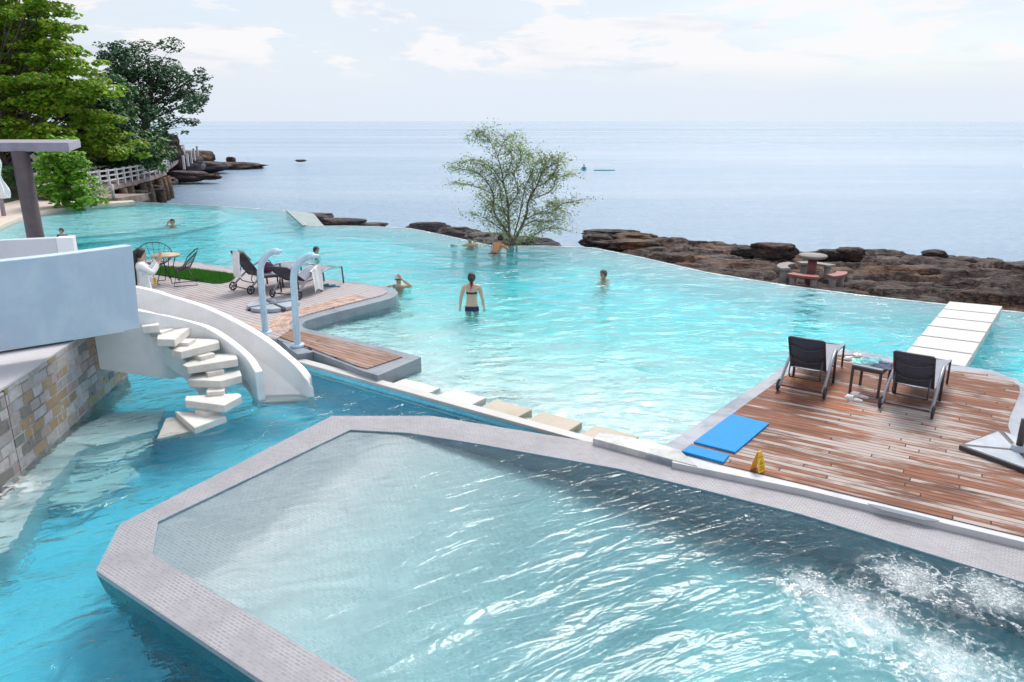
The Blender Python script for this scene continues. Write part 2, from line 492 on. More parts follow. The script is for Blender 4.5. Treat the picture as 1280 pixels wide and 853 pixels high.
# ------------------------------------------------------------------ sea, ground
def seamat():
    k = NT('sea_water'); p = k.pos()
    n1 = k.noise(k.map(p, (.8, 1.5, 1), (0, 0, .25)), 2.0, 6, .65, .4)
    n2 = k.noise(k.map(p, (.6, 1.2, 1), (0, 0, -.1)), .28, 5, .55, .2)
    n3 = k.noise(k.map(p, (.25, 1, 1), (0, 0, .05)), .02, 3, .5)
    nr = k.bump(n2, 1.0, .40, k.bump(n1, 1.0, .16))
    band = k.ramp(k.noise(k.map(p, (.12, 1, 1)), .011, 5, .6, .3), .42, .62)
    c = k.mix(band, (.20, .32, .46), (.30, .41, .54))
    rough = k.math('MULTIPLY_ADD', n3, .2, .10)
    return k.done(k.bsdf(c, rough, 0, nr, .5, IOR=1.33))
m = MB()
m.grid(lambda a, b: Vector((lerp(-1, 1, a) * lerp(60, 26000, b ** 3), lerp(-12, 26000, b ** 3), ZSEA)), 24, 40)
sea = m.build('sea', seamat()); tag(sea, kind='structure')

# ------------------------------------------------------------------ main pool
TILE_P = mosaic_mat('pool_tile', (1, .15), (.62, .88, .95), (.70, .92, .95), (.84, .93, .95), .12, .12, .05, .35, dirt=.05)
SAND_P = mosaic_mat('pool_beach_tile', (led_u.x, led_u.y), (.82, .90, .91), (.90, .93, .93), (.93, .94, .93), .2, .2, .04, .4, dirt=.12)
m = MB(); m.sheet(main_poly, -1.45)
tag(m.build('pool_floor', TILE_P), kind='structure')
m = MB()
def beach(a, b):
    q = LED_A + led_u * lerp(-6.0, 16, a) + led_n * lerp(-.05, 8.5, b)
    w_ = lerp(0, 8.5, b)
    return Vector((q.x, q.y, -.10 - .18 * min(1, w_ / 2.2) - 1.25 * max(0, (w_ - 2.2) / 6.3) ** 1.15))
m.grid(beach, 44, 40)
tag(m.build('pool_beach', SAND_P), kind='structure')
# rounded underwater steps at the far shore
m = MB()
for cx, cy, r_, zt in ((88, 278, 4.5, -.35), (100, 276, 6.0, -.7)):
    c_ = P(cx, cy, 0)
    m.prism([(c_.x + r_ * math.cos(a * .2618), c_.y + r_ * math.sin(a * .2618)) for a in range(24)], -1.44, zt)
tag(m.build('underwater_steps', TILE_P), kind='structure')

WAVES_MAIN = [(.9, .8, 1.25, .12, .25, 3, .6), (2.8, .8, 1.3, -.1, .072, 4, .8), (9.0, 1, 1, 0, .014, 2, .3)]
m = MB(); m.sheet([Vector((q.x - n.x * .10, q.y - n.y * .10, 0)) for q, n in zip(inf, nin)] + main_poly[len(inf):], 0.0)
MAINW = water_mat('main_pool_water', (.55, .035, .018), WAVES_MAIN, .03)
tag(m.build('pool_water', MAINW), kind='structure')

m = MB()
def slope(a, b):
    t = a * (len(inf) - 1); i = min(int(t), len(inf) - 2); q = lerp(inf[i], inf[i + 1], t - i); n = lerp(nin[i], nin[i + 1], t - i)
    return Vector((q.x + n.x * (.002 + 1.5 * b), q.y + n.y * (.002 + 1.5 * b), -.10 - 1.36 * b ** .9))
m.grid(slope, 4 * (len(inf) - 1), 6)
tag(m.build('added_edge_slope', TILE_P), kind='structure')  # added slope that catches light and covers the dark inner edge wall
WALLW = plaster_mat('edge_wall', (.74, .86, .88), (.62, .76, .78), .4, .3)
m = MB()
m.ribbon([Vector((q.x, q.y, -.014)) for q in inf], [Vector((q.x, q.y, -2.2)) for q in inf], .14, 1)
ie = m.build('infinity_edge_wall', WALLW)
tag(ie, 'thin white overflow wall along the curved seaward edge of the big pool', 'pool wall')

# ------------------------------------------------------------------ channel pool on the left
_mid = [lerp(a_, b_, .45) for a_, b_ in zip(spa_out[:4], [spa_in[0], spa_in[1], spa_in[2], spa_in[3]])]
_nm = lerp(spa_near_o, spa_near_i, .45)
ch_poly = [LED_B, lerp(spa_out[4], spa_in[5], .3)] + _mid[::-1] + [_nm, Vector((_nm.x, .5, 0)), Vector((-7.5, .5, 0)), P(-120, 640, ZCH), P(26, 587, ZCH), P(140, 485, ZCH), P(118, 440, ZCH), P(60, 378, ZCH), P(150, 380, 0), P(240, 405, 0), P(345, 436, 0), LED_A]
ch_poly = [Vector((q.x, q.y, ZCH)) for q in ch_poly]
BLUE_T = mosaic_mat('channel_tile', (led_u.x, led_u.y), (.16, .66, .88), (.24, .76, .92), (.36, .80, .92), .1, .1, .06, .3, dirt=.25)
m = MB(); m.sheet(ch_poly, -1.0)
tag(m.build('channel_floor', BLUE_T), kind='structure')
m = MB(); m.sheet(ch_poly, ZCH)
def splash(k, p):
    c1 = P(8, 612, ZCH)
    d = k.n('ShaderNodeVectorMath', operation='DISTANCE'); k.put(d.inputs[0], p); d.inputs[1].default_value = c1
    return k.math('MULTIPLY', k.ramp(d.outputs['Value'], .05, .6, .7, 0), k.ramp(k.noise(p, 7, 6, .7, .6), .42, .60))
CHW = water_mat('channel_pool_water', (.30, .030, .010), [(1.2, .7, 1.3, .5, .16, 3, .7), (3.6, .8, 1.3, .3, .055, 4, .8)], .03, foam=splash)
tag(m.build('channel_water', CHW), kind='structure')

LEDGE_T = plaster_mat('ledge_white', (.54, .53, .52), (.44, .44, .45), .55, .6)
ledge = empty('pool_wall', LED_A, 0, 'long white ledge dividing the deep blue channel from the shallow pool', 'pool wall')
m = MB()
a0, a1 = LED_A - led_u * .9, LED_B + led_u * .1
m.prism([a0, a1, a1 + led_n * .13, a0 + led_n * .13], -1.3, ZLED - .05); m.build('wall_face', BLUE_T, ledge, True)
m = MB(); m.prism([a0 - led_n * .02, a1 - led_n * .02, a1 + led_n * .15, a0 + led_n * .15], ZLED - .05, ZLED); m.build('coping', LEDGE_T, ledge, True, .006)

STONE_SAND = plaster_mat('stepping_stone', (.48, .41, .34), (.36, .30, .25), .6, .6)
STONE_PALE = plaster_mat('stepping_stone_pale', (.62, .60, .57), (.48, .46, .43), .6, .5)
words_ = ['pale submerged stepping slab nearest the striped deck end', 'almost white stepping slab, next from the striped deck end', 'tan stepping slab in the middle of the row along the white ledge',
          'sandy stepping slab, second from the wet wooden deck', 'sandy stepping slab partly under the mottled kerb stone']
for i, (px, py) in enumerate(((517, 481), (576, 496.5), (632, 511), (693, 527), (762, 545))):
    c = P(px, py, .05)
    o = empty('stepping_stone', (c.x, c.y, -.3), 0, words_[i], 'stepping stone', 'stepping stones along the white ledge')
    hw, hd = (.33, .20) if i else (.38, .20)
    m = MB(); q = [c - led_u * hw - led_n * hd, c + led_u * hw - led_n * hd, c + led_u * hw + led_n * hd, c - led_u * hw + led_n * hd]
    m.prism(q, -.35, .055 if i else .02); m.build('slab', STONE_PALE if i < 2 else STONE_SAND, o, True, .012)

# underwater slabs by the stone wall
m = MB()
for zt, pts in ((-.28, [(-40, 740), (-20, 600), (24, 590), (140, 528), (207, 524), (197, 549), (100, 577), (58, 628), (15, 700)]),
                (-.52, [(88, 606), (130, 572), (196, 564), (192, 582), (150, 600)]),
                (-.76, [(50, 668), (90, 628), (168, 615), (172, 640), (110, 674)])):
    m.prism([P(x, y, zt) for x, y in pts], -.995, zt)
tag(m.build('underwater_ledges', mosaic_mat('ledge_tile', (0, 1), (.55, .72, .76), (.66, .78, .80), (.8, .85, .85), .16, .16, .05, .4, dirt=.5)), kind='structure')

# ------------------------------------------------------------------ spa pool in the foreground
sa = (eo.x, eo.y)
RIM_T = mosaic_mat('spa_rim_tile', sa, (.285, .27, .295), (.335, .32, .345), (.52, .51, .53), .062, .031, .07, .25, dirt=.35)
FLOOR_T = mosaic_mat('spa_floor_tile', sa, (.36, .44, .49), (.43, .52, .57), (.56, .64, .67), .075, .036, .10, .35, dirt=.25)
WALL_T = mosaic_mat('spa_inner_tile', sa, (.22, .33, .41), (.29, .41, .49), (.38, .48, .54), .06, .03, .08, .3, dirt=.3)
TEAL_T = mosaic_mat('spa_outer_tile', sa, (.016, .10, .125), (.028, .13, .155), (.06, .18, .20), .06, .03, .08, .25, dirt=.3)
spa = empty('spa_pool', (spa_out[0] + spa_out[4]) / 2, 0, 'angular raised spa pool with a mauve mosaic rim and bubbling water', 'spa pool')
outer = [spa_close_o, spa_near_o] + spa_out
inner = [spa_close_i, spa_near_i] + spa_in
m = MB(); n_ = len(outer)
m.add([tuple(q) for q in outer] + [tuple(q) for q in inner], [(i, i + 1, n_ + i + 1, n_ + i) for i in range(n_ - 1)] + [(n_ - 1, 0, n_, 2 * n_ - 1)])
m.build('rim', RIM_T, spa, True)
m = MB()
bot_c = P(222, 908, -1.28)
und = bot_c - spa_out[0]; und.z = 0
cen = sum(outer, Vector()) / n_
def inset(q, i):
    if i in (1, 2): return Vector((q.x + und.x, q.y + und.y, -1.29))
    d = (cen - q); d.z = 0; d.normalize()
    return Vector((q.x + d.x * .35, q.y + d.y * .35, -1.29))
o2 = [inset(q, i) for i, q in enumerate(outer)]
lip = [Vector((q.x, q.y, ZRIM - .05)) for q in outer]
vsx = [tuple(q) for q in outer] + [tuple(q) for q in lip] + [tuple(q) for q in o2]
m.add(vsx, [(i, (i + 1) % n_, n_ + (i + 1) % n_, n_ + i) for i in range(n_)])
m.build('rim_edge', RIM_T, spa, True)
m = MB()
m.add(vsx, [(n_ + i, n_ + (i + 1) % n_, 2 * n_ + (i + 1) % n_, 2 * n_ + i) for i in range(n_)])
m.build('outer_wall', TEAL_T, spa, True)
m = MB()
m.ribbon([q + Vector((0, 0, .0)) for q in inner] + [inner[0]], [Vector((q.x, q.y, -1.05)) for q in inner] + [Vector((inner[0].x, inner[0].y, -1.05))], .004, -1)
m.build('inner_wall', WALL_T, spa, True)
# sloping floor: shallow at the left rim, deep at the right
ax_u = Vector((spa_in[6].x - spa_in[3].x, spa_in[6].y - spa_in[3].y, 0)).normalized()
o_u = spa_in[3].dot(ax_u)
def spa_depth(x, y):
    s_ = x * ax_u.x + y * ax_u.y - o_u
    return ZRIM - .035 - max(0.0, min(.95, .055 + .23 * s_ if s_ > -.2 else .009))
def clip_grid(poly, step, zfn, name, mat, xmax=1e9, smooth=True):
    bm_ = bmesh.new()
    bm_.faces.new([bm_.verts.new((q.x, q.y, 0)) for q in poly])
    for ax_, no in ((0, (1, 0, 0)), (1, (0, 1, 0))):
        lo, hi = min(q[ax_] for q in poly), min(xmax, max(q[ax_] for q in poly))
        t_ = lo + step
        while t_ < hi:
            bmesh.ops.bisect_plane(bm_, geom=bm_.verts[:] + bm_.edges[:] + bm_.faces[:], plane_co=(t_, 0, 0) if ax_ == 0 else (0, t_, 0), plane_no=no); t_ += step
    for v_ in bm_.verts: v_.co.z = zfn(v_)
    for f_ in bm_.faces: f_.smooth = smooth
    bmesh.ops.recalc_face_normals(bm_, faces=bm_.faces)
    me_ = bpy.data.meshes.new(name); bm_.to_mesh(me_); bm_.free()
    if me_.polygons[0].normal.z < 0: me_.flip_normals()
    me_.materials.append(mat)
    o = bpy.data.objects.new(name, me_); col.objects.link(o)
    return o
fo = clip_grid(inner, .15, lambda v_: spa_depth(v_.co.x, v_.co.y), 'floor', FLOOR_T)
fo.parent = spa; fo.location = -spa.location

jets = [P(1075, 770, ZRIM), P(1135, 722, ZRIM), P(1240, 745, ZRIM), P(1185, 830, ZRIM), P(1010, 730, ZRIM)]
jr = [.46, .32, .34, .42, .22]
def boil(x, y):
    b_ = 0
    for c_, r_ in zip(jets, jr):
        d_ = math.hypot(x - c_.x, y - c_.y) / r_
        b_ += math.exp(-d_ * d_ * .7)
    return min(b_, 1.3)
# a real rippled surface: clip a fine grid to the basin
def inside(x, y, poly):
    c_ = False; n = len(poly); j = n - 1
    for i in range(n):
        if (poly[i].y > y) != (poly[j].y > y) and x < (poly[j].x - poly[i].x) * (y - poly[i].y) / (poly[j].y - poly[i].y) + poly[i].x: c_ = not c_
        j = i
    return c_
def spa_h(x, y):
    s_ = x * ax_u.x + y * ax_u.y - o_u
    t_ = -x * ax_u.y + y * ax_u.x
    calm = max(.75, min(1, (s_ + 3.8) / 3.0))
    h = .010 * mnoise.noise((s_ * 2.1, t_ * 1.0, 0)) + .015 * mnoise.noise(((x * .88 + y * .48) * .9, (-x * .48 + y * .88) * 2.8, 3))
    h += .006 * mnoise.noise(((x * .92 + y * .38) * 2.2, (-x * .38 + y * .92) * 6.0, 9))
    b_ = boil(x, y)
    h = h * calm + b_ * (.014 * mnoise.noise((x * 6, y * 6, 2)) + .006 * mnoise.noise((x * 14, y * 14, 5)) + .010)
    return h
def spa_foam(k, p):
    tot = None
    for c_, r_ in zip(jets, jr):
        d = k.n('ShaderNodeVectorMath', operation='DISTANCE'); k.put(d.inputs[0], p); d.inputs[1].default_value = c_
        g = k.ramp(d.outputs['Value'], r_ * .15, r_ * 1.75, 1, 0)
        tot = g if tot is None else k.math('MAXIMUM', tot, g)
    n1 = k.noise(p, 4.5, 7, .68, .9); n2 = k.noise(p, 30, 6, .78, .6)
    ad = k.n('ShaderNodeMix', data_type='VECTOR'); ad.inputs[0].default_value = .42; k.put(ad.inputs[4], p); k.put(ad.inputs[5], k.noise(p, 3.2, 5, .6, 0, True))
    vo = k.n('ShaderNodeTexVoronoi', feature='DISTANCE_TO_EDGE'); k.put(vo.inputs['Vector'], k.map(ad.outputs[1], (1, 1, 0))); vo.inputs['Scale'].default_value = 8
    lace = k.ramp(vo.outputs['Distance'], 0, .16, 1, 0)
    n3 = k.ramp(k.noise(p, 55, 8, .8, .4), .40, .60)
    t = k.math('ADD', k.math('MULTIPLY', n1, .66), k.math('MULTIPLY', n2, .42))
    f = k.math('MULTIPLY', k.ramp(k.math('MULTIPLY_ADD', tot, .42, t), .70, 1.10), k.math('MULTIPLY_ADD', n3, .55, .30))
    l = k.math('MULTIPLY', k.math('MULTIPLY', lace, k.ramp(tot, .0, .45)), k.ramp(n2, .42, .62))
    return k.math('MULTIPLY', k.math('MAXIMUM', f, k.math('MULTIPLY', l, .75)), .9)
SPAW = water_mat('spa_pool_water', (.46, .085, .055), [(2.4, .55, 1.8, .5, .030, 2, .9), (6.0, .7, 1.6, .35, .011, 3, .8), (18, .9, 1.2, .4, .002, 2, .3)], .02, foam=spa_foam)
wo_ = clip_grid(inner, .05, lambda v_: ZRIM - .016 + (0 if v_.is_boundary else spa_h(v_.co.x, v_.co.y)), 'spa_water', SPAW, 6.2)
tag(wo_, kind='structure')

# ------------------------------------------------------------------ deck on the right
DCON = plaster_mat('deck_border', (.34, .36, .42), (.15, .175, .23), .35, .95)
WCON = plaster_mat('deck_kerb_white', (.52, .52, .54), (.30, .33, .38), .5, .5)
al = P(1280, 672, ZD) - P(871, 574, ZD)
WOOD_R = plank_mat('wet_deck_boards', (al.x, al.y), .088, (.44, .37, .345), (.085, .036, .028), (.25, .095, .048), .36, .56, 3)
dr = [(742, 549), (752, 539.5), (811, 551.5), (831, 557), (870, 531), (920, 498), (978, 459), (1000, 447), (1026, 439), (1050, 437), (1078, 440), (1128, 451), (1206, 458), (1240, 463), (1270, 474), (1310, 500), (1420, 560), (1560, 745), (1500, 731), (1280, 677.5), (1150, 647), (1005, 612), (840, 577)]
m = MB(); m.prism([P(x, y, ZD) for x, y in dr], -.9, ZD)
tag(m.build('deck_border', DCON, bevel=.01), kind='structure')
wd = [(852, 564.5), (895, 533), (944, 497), (985, 468), (1006, 455), (1038, 444), (1065, 444), (1100, 450), (1140, 459), (1200, 465), (1240, 469.5), (1262, 475), (1274, 483), (1275, 490), (1269, 506), (1262, 522), (1260, 533), (1264, 544), (1275, 555), (1300, 570), (1400, 620), (1480, 722), (1280, 672), (1076, 623), (900, 581)]
m = MB(); m.prism([P(x, y, ZD) for x, y in wd], ZD - .1, ZD + .006)
tag(m.build('wooden_deck', WOOD_R), kind='structure')
# the white strip between boards and spa, with its lifted, mottled end stone
m = MB()
ws_a = [(842, 567), (900, 583), (1076, 625), (1280, 674), (1480, 724)]
ws_b = [(840, 579), (1005, 613), (1150, 648), (1280, 679), (1500, 733)]
m.prism([P(x, y, ZD) for x, y in ws_a] + [P(x, y, ZD) for x, y in reversed(ws_b)], ZD - .3, ZD + .010)
tag(m.build('deck_kerb', WCON, bevel=.006), kind='structure')
MOT = plaster_mat('mottled_stone', (.55, .55, .54), (.20, .22, .25), .45, .95)
m = MB(); m.prism([P(x, y, ZD + .02) for x, y in ((741, 548), (750, 539.5), (810, 551), (850, 562.5), (872, 583))], ZRIM - .2, ZD + .02)
tag(m.build('kerb_stone', MOT, bevel=.008), 'grey mottled kerb stone lying between the white ledge and the blue mats', 'kerb stone')

# footbridge of pale slabs
fb = [P(1187, 377, .2), P(1253, 383, .2), P(1206, 459, .2), P(1127, 447, .2)]
bridge = empty('footbridge', (fb[0] + fb[2]) / 2 - Vector((0, 0, .3)), 0, 'straight white footbridge of broad slabs across the pool to the rocks', 'footbridge')
for i in range(6):
    t0, t1 = i / 6 + (.004 if i else 0), (i + 1) / 6 - .009
    q = [lerp(fb[0], fb[3], t0), lerp(fb[1], fb[2], t0), lerp(fb[1], fb[2], t1), lerp(fb[0], fb[3], t1)]
    m = MB(); m.prism(q, .02, .2); m.build('slab', LEDGE_T, bridge, True, .006)
m = MB(); m.prism([lerp(fb[0], fb[1], .08), lerp(fb[0], fb[1], .92), lerp(fb[3], fb[2], .92), lerp(fb[3], fb[2], .08)], -1.4, .018)
m.build('support', WALLW, bridge, True)

# ------------------------------------------------------------------ deck on the left
al2 = P(400, 401, ZD) - P(235, 358, ZD)
WOOD_L = plank_mat('dry_deck_boards', (al2.x, al2.y), .12, (.45, .41, .425), (.31, .26, .26), (.38, .30, .28), .52, .78, 11)
CURB = plaster_mat('deck_curb_stone', (.25, .28, .32), (.14, .165, .20), .45, .9)
far_l = [(60, 322), (140, 323), (200, 324.5), (244, 327.5), (294, 335), (350, 342), (419, 350), (462, 355), (483, 358.5)]
nose = [(492, 361), (497.5, 365), (495, 369.5), (487, 373.5), (470, 378), (430, 388), (395, 397), (381, 401.5), (376.5, 405.5), (380, 410)]
strip = [(430, 422), (480, 434), (526.5, 446.5), (472, 469.5), (450, 462.5), (383, 436.5)]
left_poly = [P(x, y, ZD - .02) for x, y in far_l + nose + strip + [(345, 424), (240, 404), (150, 385), (20, 380), (-60, 345)]]
m = MB(); m.prism(left_poly, -1.2, ZD - .02)
tag(m.build('deck_curb', CURB, bevel=.012), kind='structure')
wl = [(60, 324), (140, 325), (200, 326.5), (244, 329.5), (294, 337), (350, 344), (419, 352), (455, 356.5), (478, 361), (484, 365), (478, 369), (462, 373), (425, 382.5), (385, 393), (368, 399), (361, 405), (365, 411)]
wl_in = [(345, 424), (300, 413), (240, 402), (150, 380), (20, 375), (-60, 345)]
m = MB(); m.prism([P(x, y, ZD) for x, y in wl + wl_in], ZD - .06, ZD)
tag(m.build('wooden_deck', WOOD_L), kind='structure')
al3 = P(500, 447, ZD) - P(380, 415, ZD)
WOOD_S = plank_mat('brown_deck_boards', (al3.x, al3.y), .10, (.36, .27, .24), (.20, .12, .10), (.32, .17, .11), .36, .58, 23)
m = MB(); m.prism([P(x, y, ZD) for x, y in ((366, 412), (378, 415), (430, 427), (480, 439), (503, 446), (459, 460.5), (446, 457), (384, 433), (350, 421))], ZD - .06, ZD + .002)
tag(m.build('wooden_deck', WOOD_S), kind='structure')
# curved edge boards following the kerb
EDGE = paint('edge_boards', (.45, .30, .24), .6, .35, 5.0, obj=False)
ep = [P(x, y, ZD) for x, y in ((462, 373), (425, 382.5), (385, 393), (368, 399), (361, 405), (366, 412))]
ep2 = [P(x, y, ZD) for x, y in ((440, 368), (405, 377.5), (365, 388), (345, 396), (338, 404), (342, 416))]
for i in range(4):
    m = MB(); t0, t1 = i / 4 + .02, (i + 1) / 4 - .02
    a_ = [lerp(p_, q_, t0) for p_, q_ in zip(ep, ep2)]; b_ = [lerp(p_, q_, t1) for p_, q_ in zip(ep, ep2)]
    m.prism(a_ + b_[::-1], ZD - .02, ZD + .005)
    tag(m.build('deck_edge_board', EDGE), kind='structure')

# lawn strip
GRASS_G = paint('lawn_soil', (.05, .13, .025), .9, .3, 5, obj=False)
gp = [(150, 333), (186, 334), (236, 337.5), (296, 345.5), (290, 352), (278, 354.8), (268, 355), (240, 351), (184, 342), (150, 337)]
gw = [P(x, y, ZD) for x, y in gp]
m = MB(); m.prism(gw, ZD - .04, ZD + .03)
tag(m.build('lawn', GRASS_G), kind='structure')
GRASS = leaf_mat('grass_blades', [(.035, .15, .015), (.06, .24, .025), (.10, .32, .04)], .5, .3)
m = MB(); rg = random.Random(3); cnt = 0
bx = [min(q.x for q in gw), max(q.x for q in gw), min(q.y for q in gw), max(q.y for q in gw)]
while cnt < 9000:
    x, y = rg.uniform(bx[0], bx[1]), rg.uniform(bx[2], bx[3])
    if not inside(x, y, gw): continue
    a = rg.uniform(0, 6.28); h = rg.uniform(.03, .09); b_ = Vector((x, y, ZD + .028)); d = Vector((math.cos(a), math.sin(a), 0)) * .012
    tip = b_ + Vector((rg.uniform(-.03, .03), rg.uniform(-.03, .03), h))
    m.add([b_ - d, b_ + d, tip], [(0, 1, 2)]); cnt += 1
tag(m.build('grass', GRASS, fix=False), kind='stuff')

# ------------------------------------------------------------------ far left terrace and hillside
TERR = plaster_mat('terrace_paving', (.62, .52, .46), (.46, .38, .34), .7, .5)
m = MB()
m.prism([P(x, y, .15) for x, y in ((-120, 330), (-40, 300), (0, 282), (20, 273.6), (48, 265.6), (75, 260.5), (100, 257.2), (128, 255), (168, 252), (166, 250.5), (120, 252.5), (86, 251), (20, 250), (-150, 256))], -1.5, .15)
tag(m.build('terrace', TERR, bevel=.03), kind='structure')
HILL = paint('hillside_earth', (.045, .055, .025), .95, .4, 1.0, obj=False)
m = MB()
h0 = P(100, 253, .1)
def hill(a, b):
    y = lerp(34, 90, b); xe = -22.6 - max(0, y - 38) * .265; x = lerp(-80, xe + .3, a)
    e = max(0, xe - x)
    zz = -1.7 + 1.9 * min(1, e / 1.6) + .16 * max(0, e - 2.0) + .5 * mnoise.noise((x * .2, y * .2, 0))
    return Vector((x, y, zz))
m.grid(hill, 40, 40)
tag(m.build('hillside', HILL), kind='structure')
# ------------------------------------------------------------------ stone faced wall, landing and parapets
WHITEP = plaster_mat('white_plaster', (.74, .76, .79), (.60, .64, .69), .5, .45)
SHADEP = plaster_mat('shaded_white_plaster', (.49, .59, .71), (.62, .70, .79), .5, .9)  # white plaster with the bluish shade of this side put into its colour
def stonewall_mat(u):
    k = NT('stone_blocks'); p = k.pos()
    uu = k.dot(p, (u.x, u.y, 0)); v = k.dot(p, (0, 0, 1))
    wob = k.noise(p, 3.0, 3, .5)
    br = k.n('ShaderNodeTexBrick'); k.put(br.inputs['Vector'], k.xyz(k.math('MULTIPLY_ADD', wob, .05, uu), k.math('MULTIPLY_ADD', wob, .035, v)))
    br.inputs['Scale'].default_value = 1; br.inputs['Brick Width'].default_value = .25; br.inputs['Row Height'].default_value = .14
    br.inputs['Mortar Size'].default_value = .012; br.inputs['Mortar Smooth'].default_value = .3; br.squash = 1.3; br.squash_frequency = 3; br.offset = .45
    br.inputs['Color1'].default_value = (0, 0, 0, 1); br.inputs['Color2'].default_value = (1, 1, 1, 1); br.inputs['Mortar'].default_value = (.5, .5, .5, 1)
    c = k.cramp(br.outputs['Color'], [(0, (.30, .18, .08)), (.12, (.33, .28, .28)), (.26, (.42, .37, .40)), (.40, (.14, .125, .13)), (.5, (.34, .23, .23)), (.62, (.46, .42, .43)), (.78, (.34, .23, .11)), (.88, (.36, .33, .37))], True)
    n = k.noise(p, 7, 7, .65, .5); n2 = k.noise(p, 2.0, 5, .6)
    c = k.mix(k.ramp(n, .35, .7, 0, .6), c, (.30, .23, .17))
    c = k.mix(k.ramp(n2, .55, .75, 0, .5), c, (.10, .09, .09))
    c = k.mix(br.outputs['Fac'], c, k.mix(k.ramp(n2, .4, .6), (.15, .14, .14), (.42, .42, .43)))
    drip = k.math('MULTIPLY', k.ramp(k.noise(k.map(p, (5, 5, .5)), 3, 4, .6), .63, .68), k.ramp(n, .35, .6))
    c = k.mix(k.math('MULTIPLY', drip, .8), c, (.62, .62, .62))
    h = k.math('SUBTRACT', k.math('MULTIPLY', n, .5), br.outputs['Fac'])
    return k.done(k.bsdf(c, k.ramp(n, .3, .7, .25, .6), 0, k.bump(h, .8, .03), .5))
w_corner = P(26, 587, 0); w_far = P(139, 485, 0)
w_far = w_corner + (w_far - w_corner) * 1.25
wu = (w_far - w_corner).normalized(); wn_v = Vector((-wu.y, wu.x, 0))
w_left = P(-70, 660, 0)
ZW = 1.03
wall = empty('stone_wall', (w_corner.x, w_corner.y, -1.3), 0, 'wall of coloured stone blocks rising from the deep blue water under the landing', 'stone wall')
m = MB(); m.prism([w_corner, w_far, w_far + wn_v * 3.2, w_corner + wn_v * 3.2], -1.3, ZW)
m.build('block_face', stonewall_mat(wu), wall, True)
wl2 = (w_corner - w_left).normalized()
wb = wn_v * .04
m = MB(); m.prism([w_left - wu * .4, w_corner - wu * .02, w_corner - wu * .02 + wn_v * 3.1, w_left + wn_v * 3.1 - wu * .4], -1.3, ZW - .02)
m.build('side_face', stonewall_mat(wl2), wall, True)
m = MB(); m.prism([w_corner - wu * .01 + wn_v * .002, w_far + wn_v * .002, w_far + wn_v * 3, w_left + wn_v * 3.1 - wu * .4, w_left - wu * .39], ZW + .002, ZW + .03)
m.build('coping', plaster_mat('wall_top', (.52, .50, .52), (.38, .37, .38), .6, .5), wall, True)

ZLAND = 1.27
pr = P(175, 410, ZLAND); pl = P(-70, 448, ZLAND)
pu = (pr - pl).normalized(); pn = Vector((-pu.y, pu.x, 0))
ptr, ptl = P(165.5, 307, 2.42), P(-70, 334, 2.42)
par = empty('parapet_wall', (pr.x, pr.y, ZLAND), 0, 'large smooth white parapet tinted with blue shade over the coloured stone wall', 'parapet wall')
m = MB()
N = 14
top = [lerp(ptl, ptr, i / N) + pn * (-.10 * math.sin(math.pi * i / N)) for i in range(N + 1)]
bot = [lerp(pl, pr, i / N) + pn * (-.10 * math.sin(math.pi * i / N)) for i in range(N + 1)]
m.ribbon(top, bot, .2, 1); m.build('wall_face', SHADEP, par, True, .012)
land = empty('landing', (pr.x, pr.y, 1.1), 0, 'white landing slab carrying the parapets above the stone wall', 'landing')
m = MB(); m.prism([bot[0] + pn * .6, bot[-1] + pn * .6 - pu * .1, pr + pn * 2.6 + pu * .3, pl + pn * 3.4 - pu * .5], 1.09, ZLAND)
m.build('slab', WHITEP, land, True, .01)
b2r = P(91, 297, 2.2); b2l = P(-80, 304.5, 2.2)
par2 = empty('parapet_wall', (b2r.x, b2r.y, ZLAND), 0, 'lower pale grey parapet with a white end block, behind the big shade-tinted one', 'parapet wall')
u2 = (b2r - b2l).normalized(); n2_ = Vector((-u2.y, u2.x, 0))
m = MB(); m.prism([b2l, b2r - u2 * .25, b2r - u2 * .25 + n2_ * .18, b2l + n2_ * .18], ZLAND - .1, 2.2); m.build('wall_face', plaster_mat('grey_plaster', (.56, .57, .62), (.48, .50, .56), .5, .4), par2, True, .01)
m = MB(); m.prism([b2r - u2 * .245 - n2_ * .03, b2r - n2_ * .03, b2r + n2_ * .22, b2r - u2 * .245 + n2_ * .22], ZLAND - .1, 2.205); m.build('end_block', WHITEP, par2, True, .012)
# small debris on the wall top
# ------------------------------------------------------------------ water slide
o_px = [(173, 360, 1.45), (212, 371, 1.30), (250, 383, 1.15), (287, 400, .97), (325, 422, .78), (350, 441, .60), (369, 458, .42), (383, 475, .25), (392, 486, .10)]
i_px = [(175, 389, 1.30), (212, 396, 1.15), (253, 408, .95), (284, 427, .78), (306, 446, .60), (319, 466, .42)]
def smooth_line(pts, n):
    out = []
    k = len(pts)
    for i in range(k - 1):
        p0, p1, p2, p3 = pts[max(i - 1, 0)], pts[i], pts[i + 1], pts[min(i + 2, k - 1)]
        for j in range(n):
            t = j / n
            out.append(.5 * ((2 * p1) + (p2 - p0) * t + (2 * p0 - 5 * p1 + 4 * p2 - p3) * t * t + (3 * p1 - p0 - 3 * p2 + p3) * t ** 3))
    out.append(pts[-1]); return out
ow = [P(*q) for q in o_px]; iw = [P(*q) for q in i_px]
ext = Vector((-1.2, -.15, .25))
ow = smooth_line([ow[0] + ext] + ow, 6); iw = smooth_line([iw[0] + ext] + iw, 6)
slide = empty('water_slide', (ow[-1].x, ow[-1].y, -.3), 0, 'curved white water slide running down into the blue channel', 'water slide')
SLP = plaster_mat('slide_plaster', (.80, .81, .82), (.62, .62, .63), .4, .55)
SLO = plaster_mat('slide_inner', (.82, .80, .80), (.64, .62, .63), .4, .6)
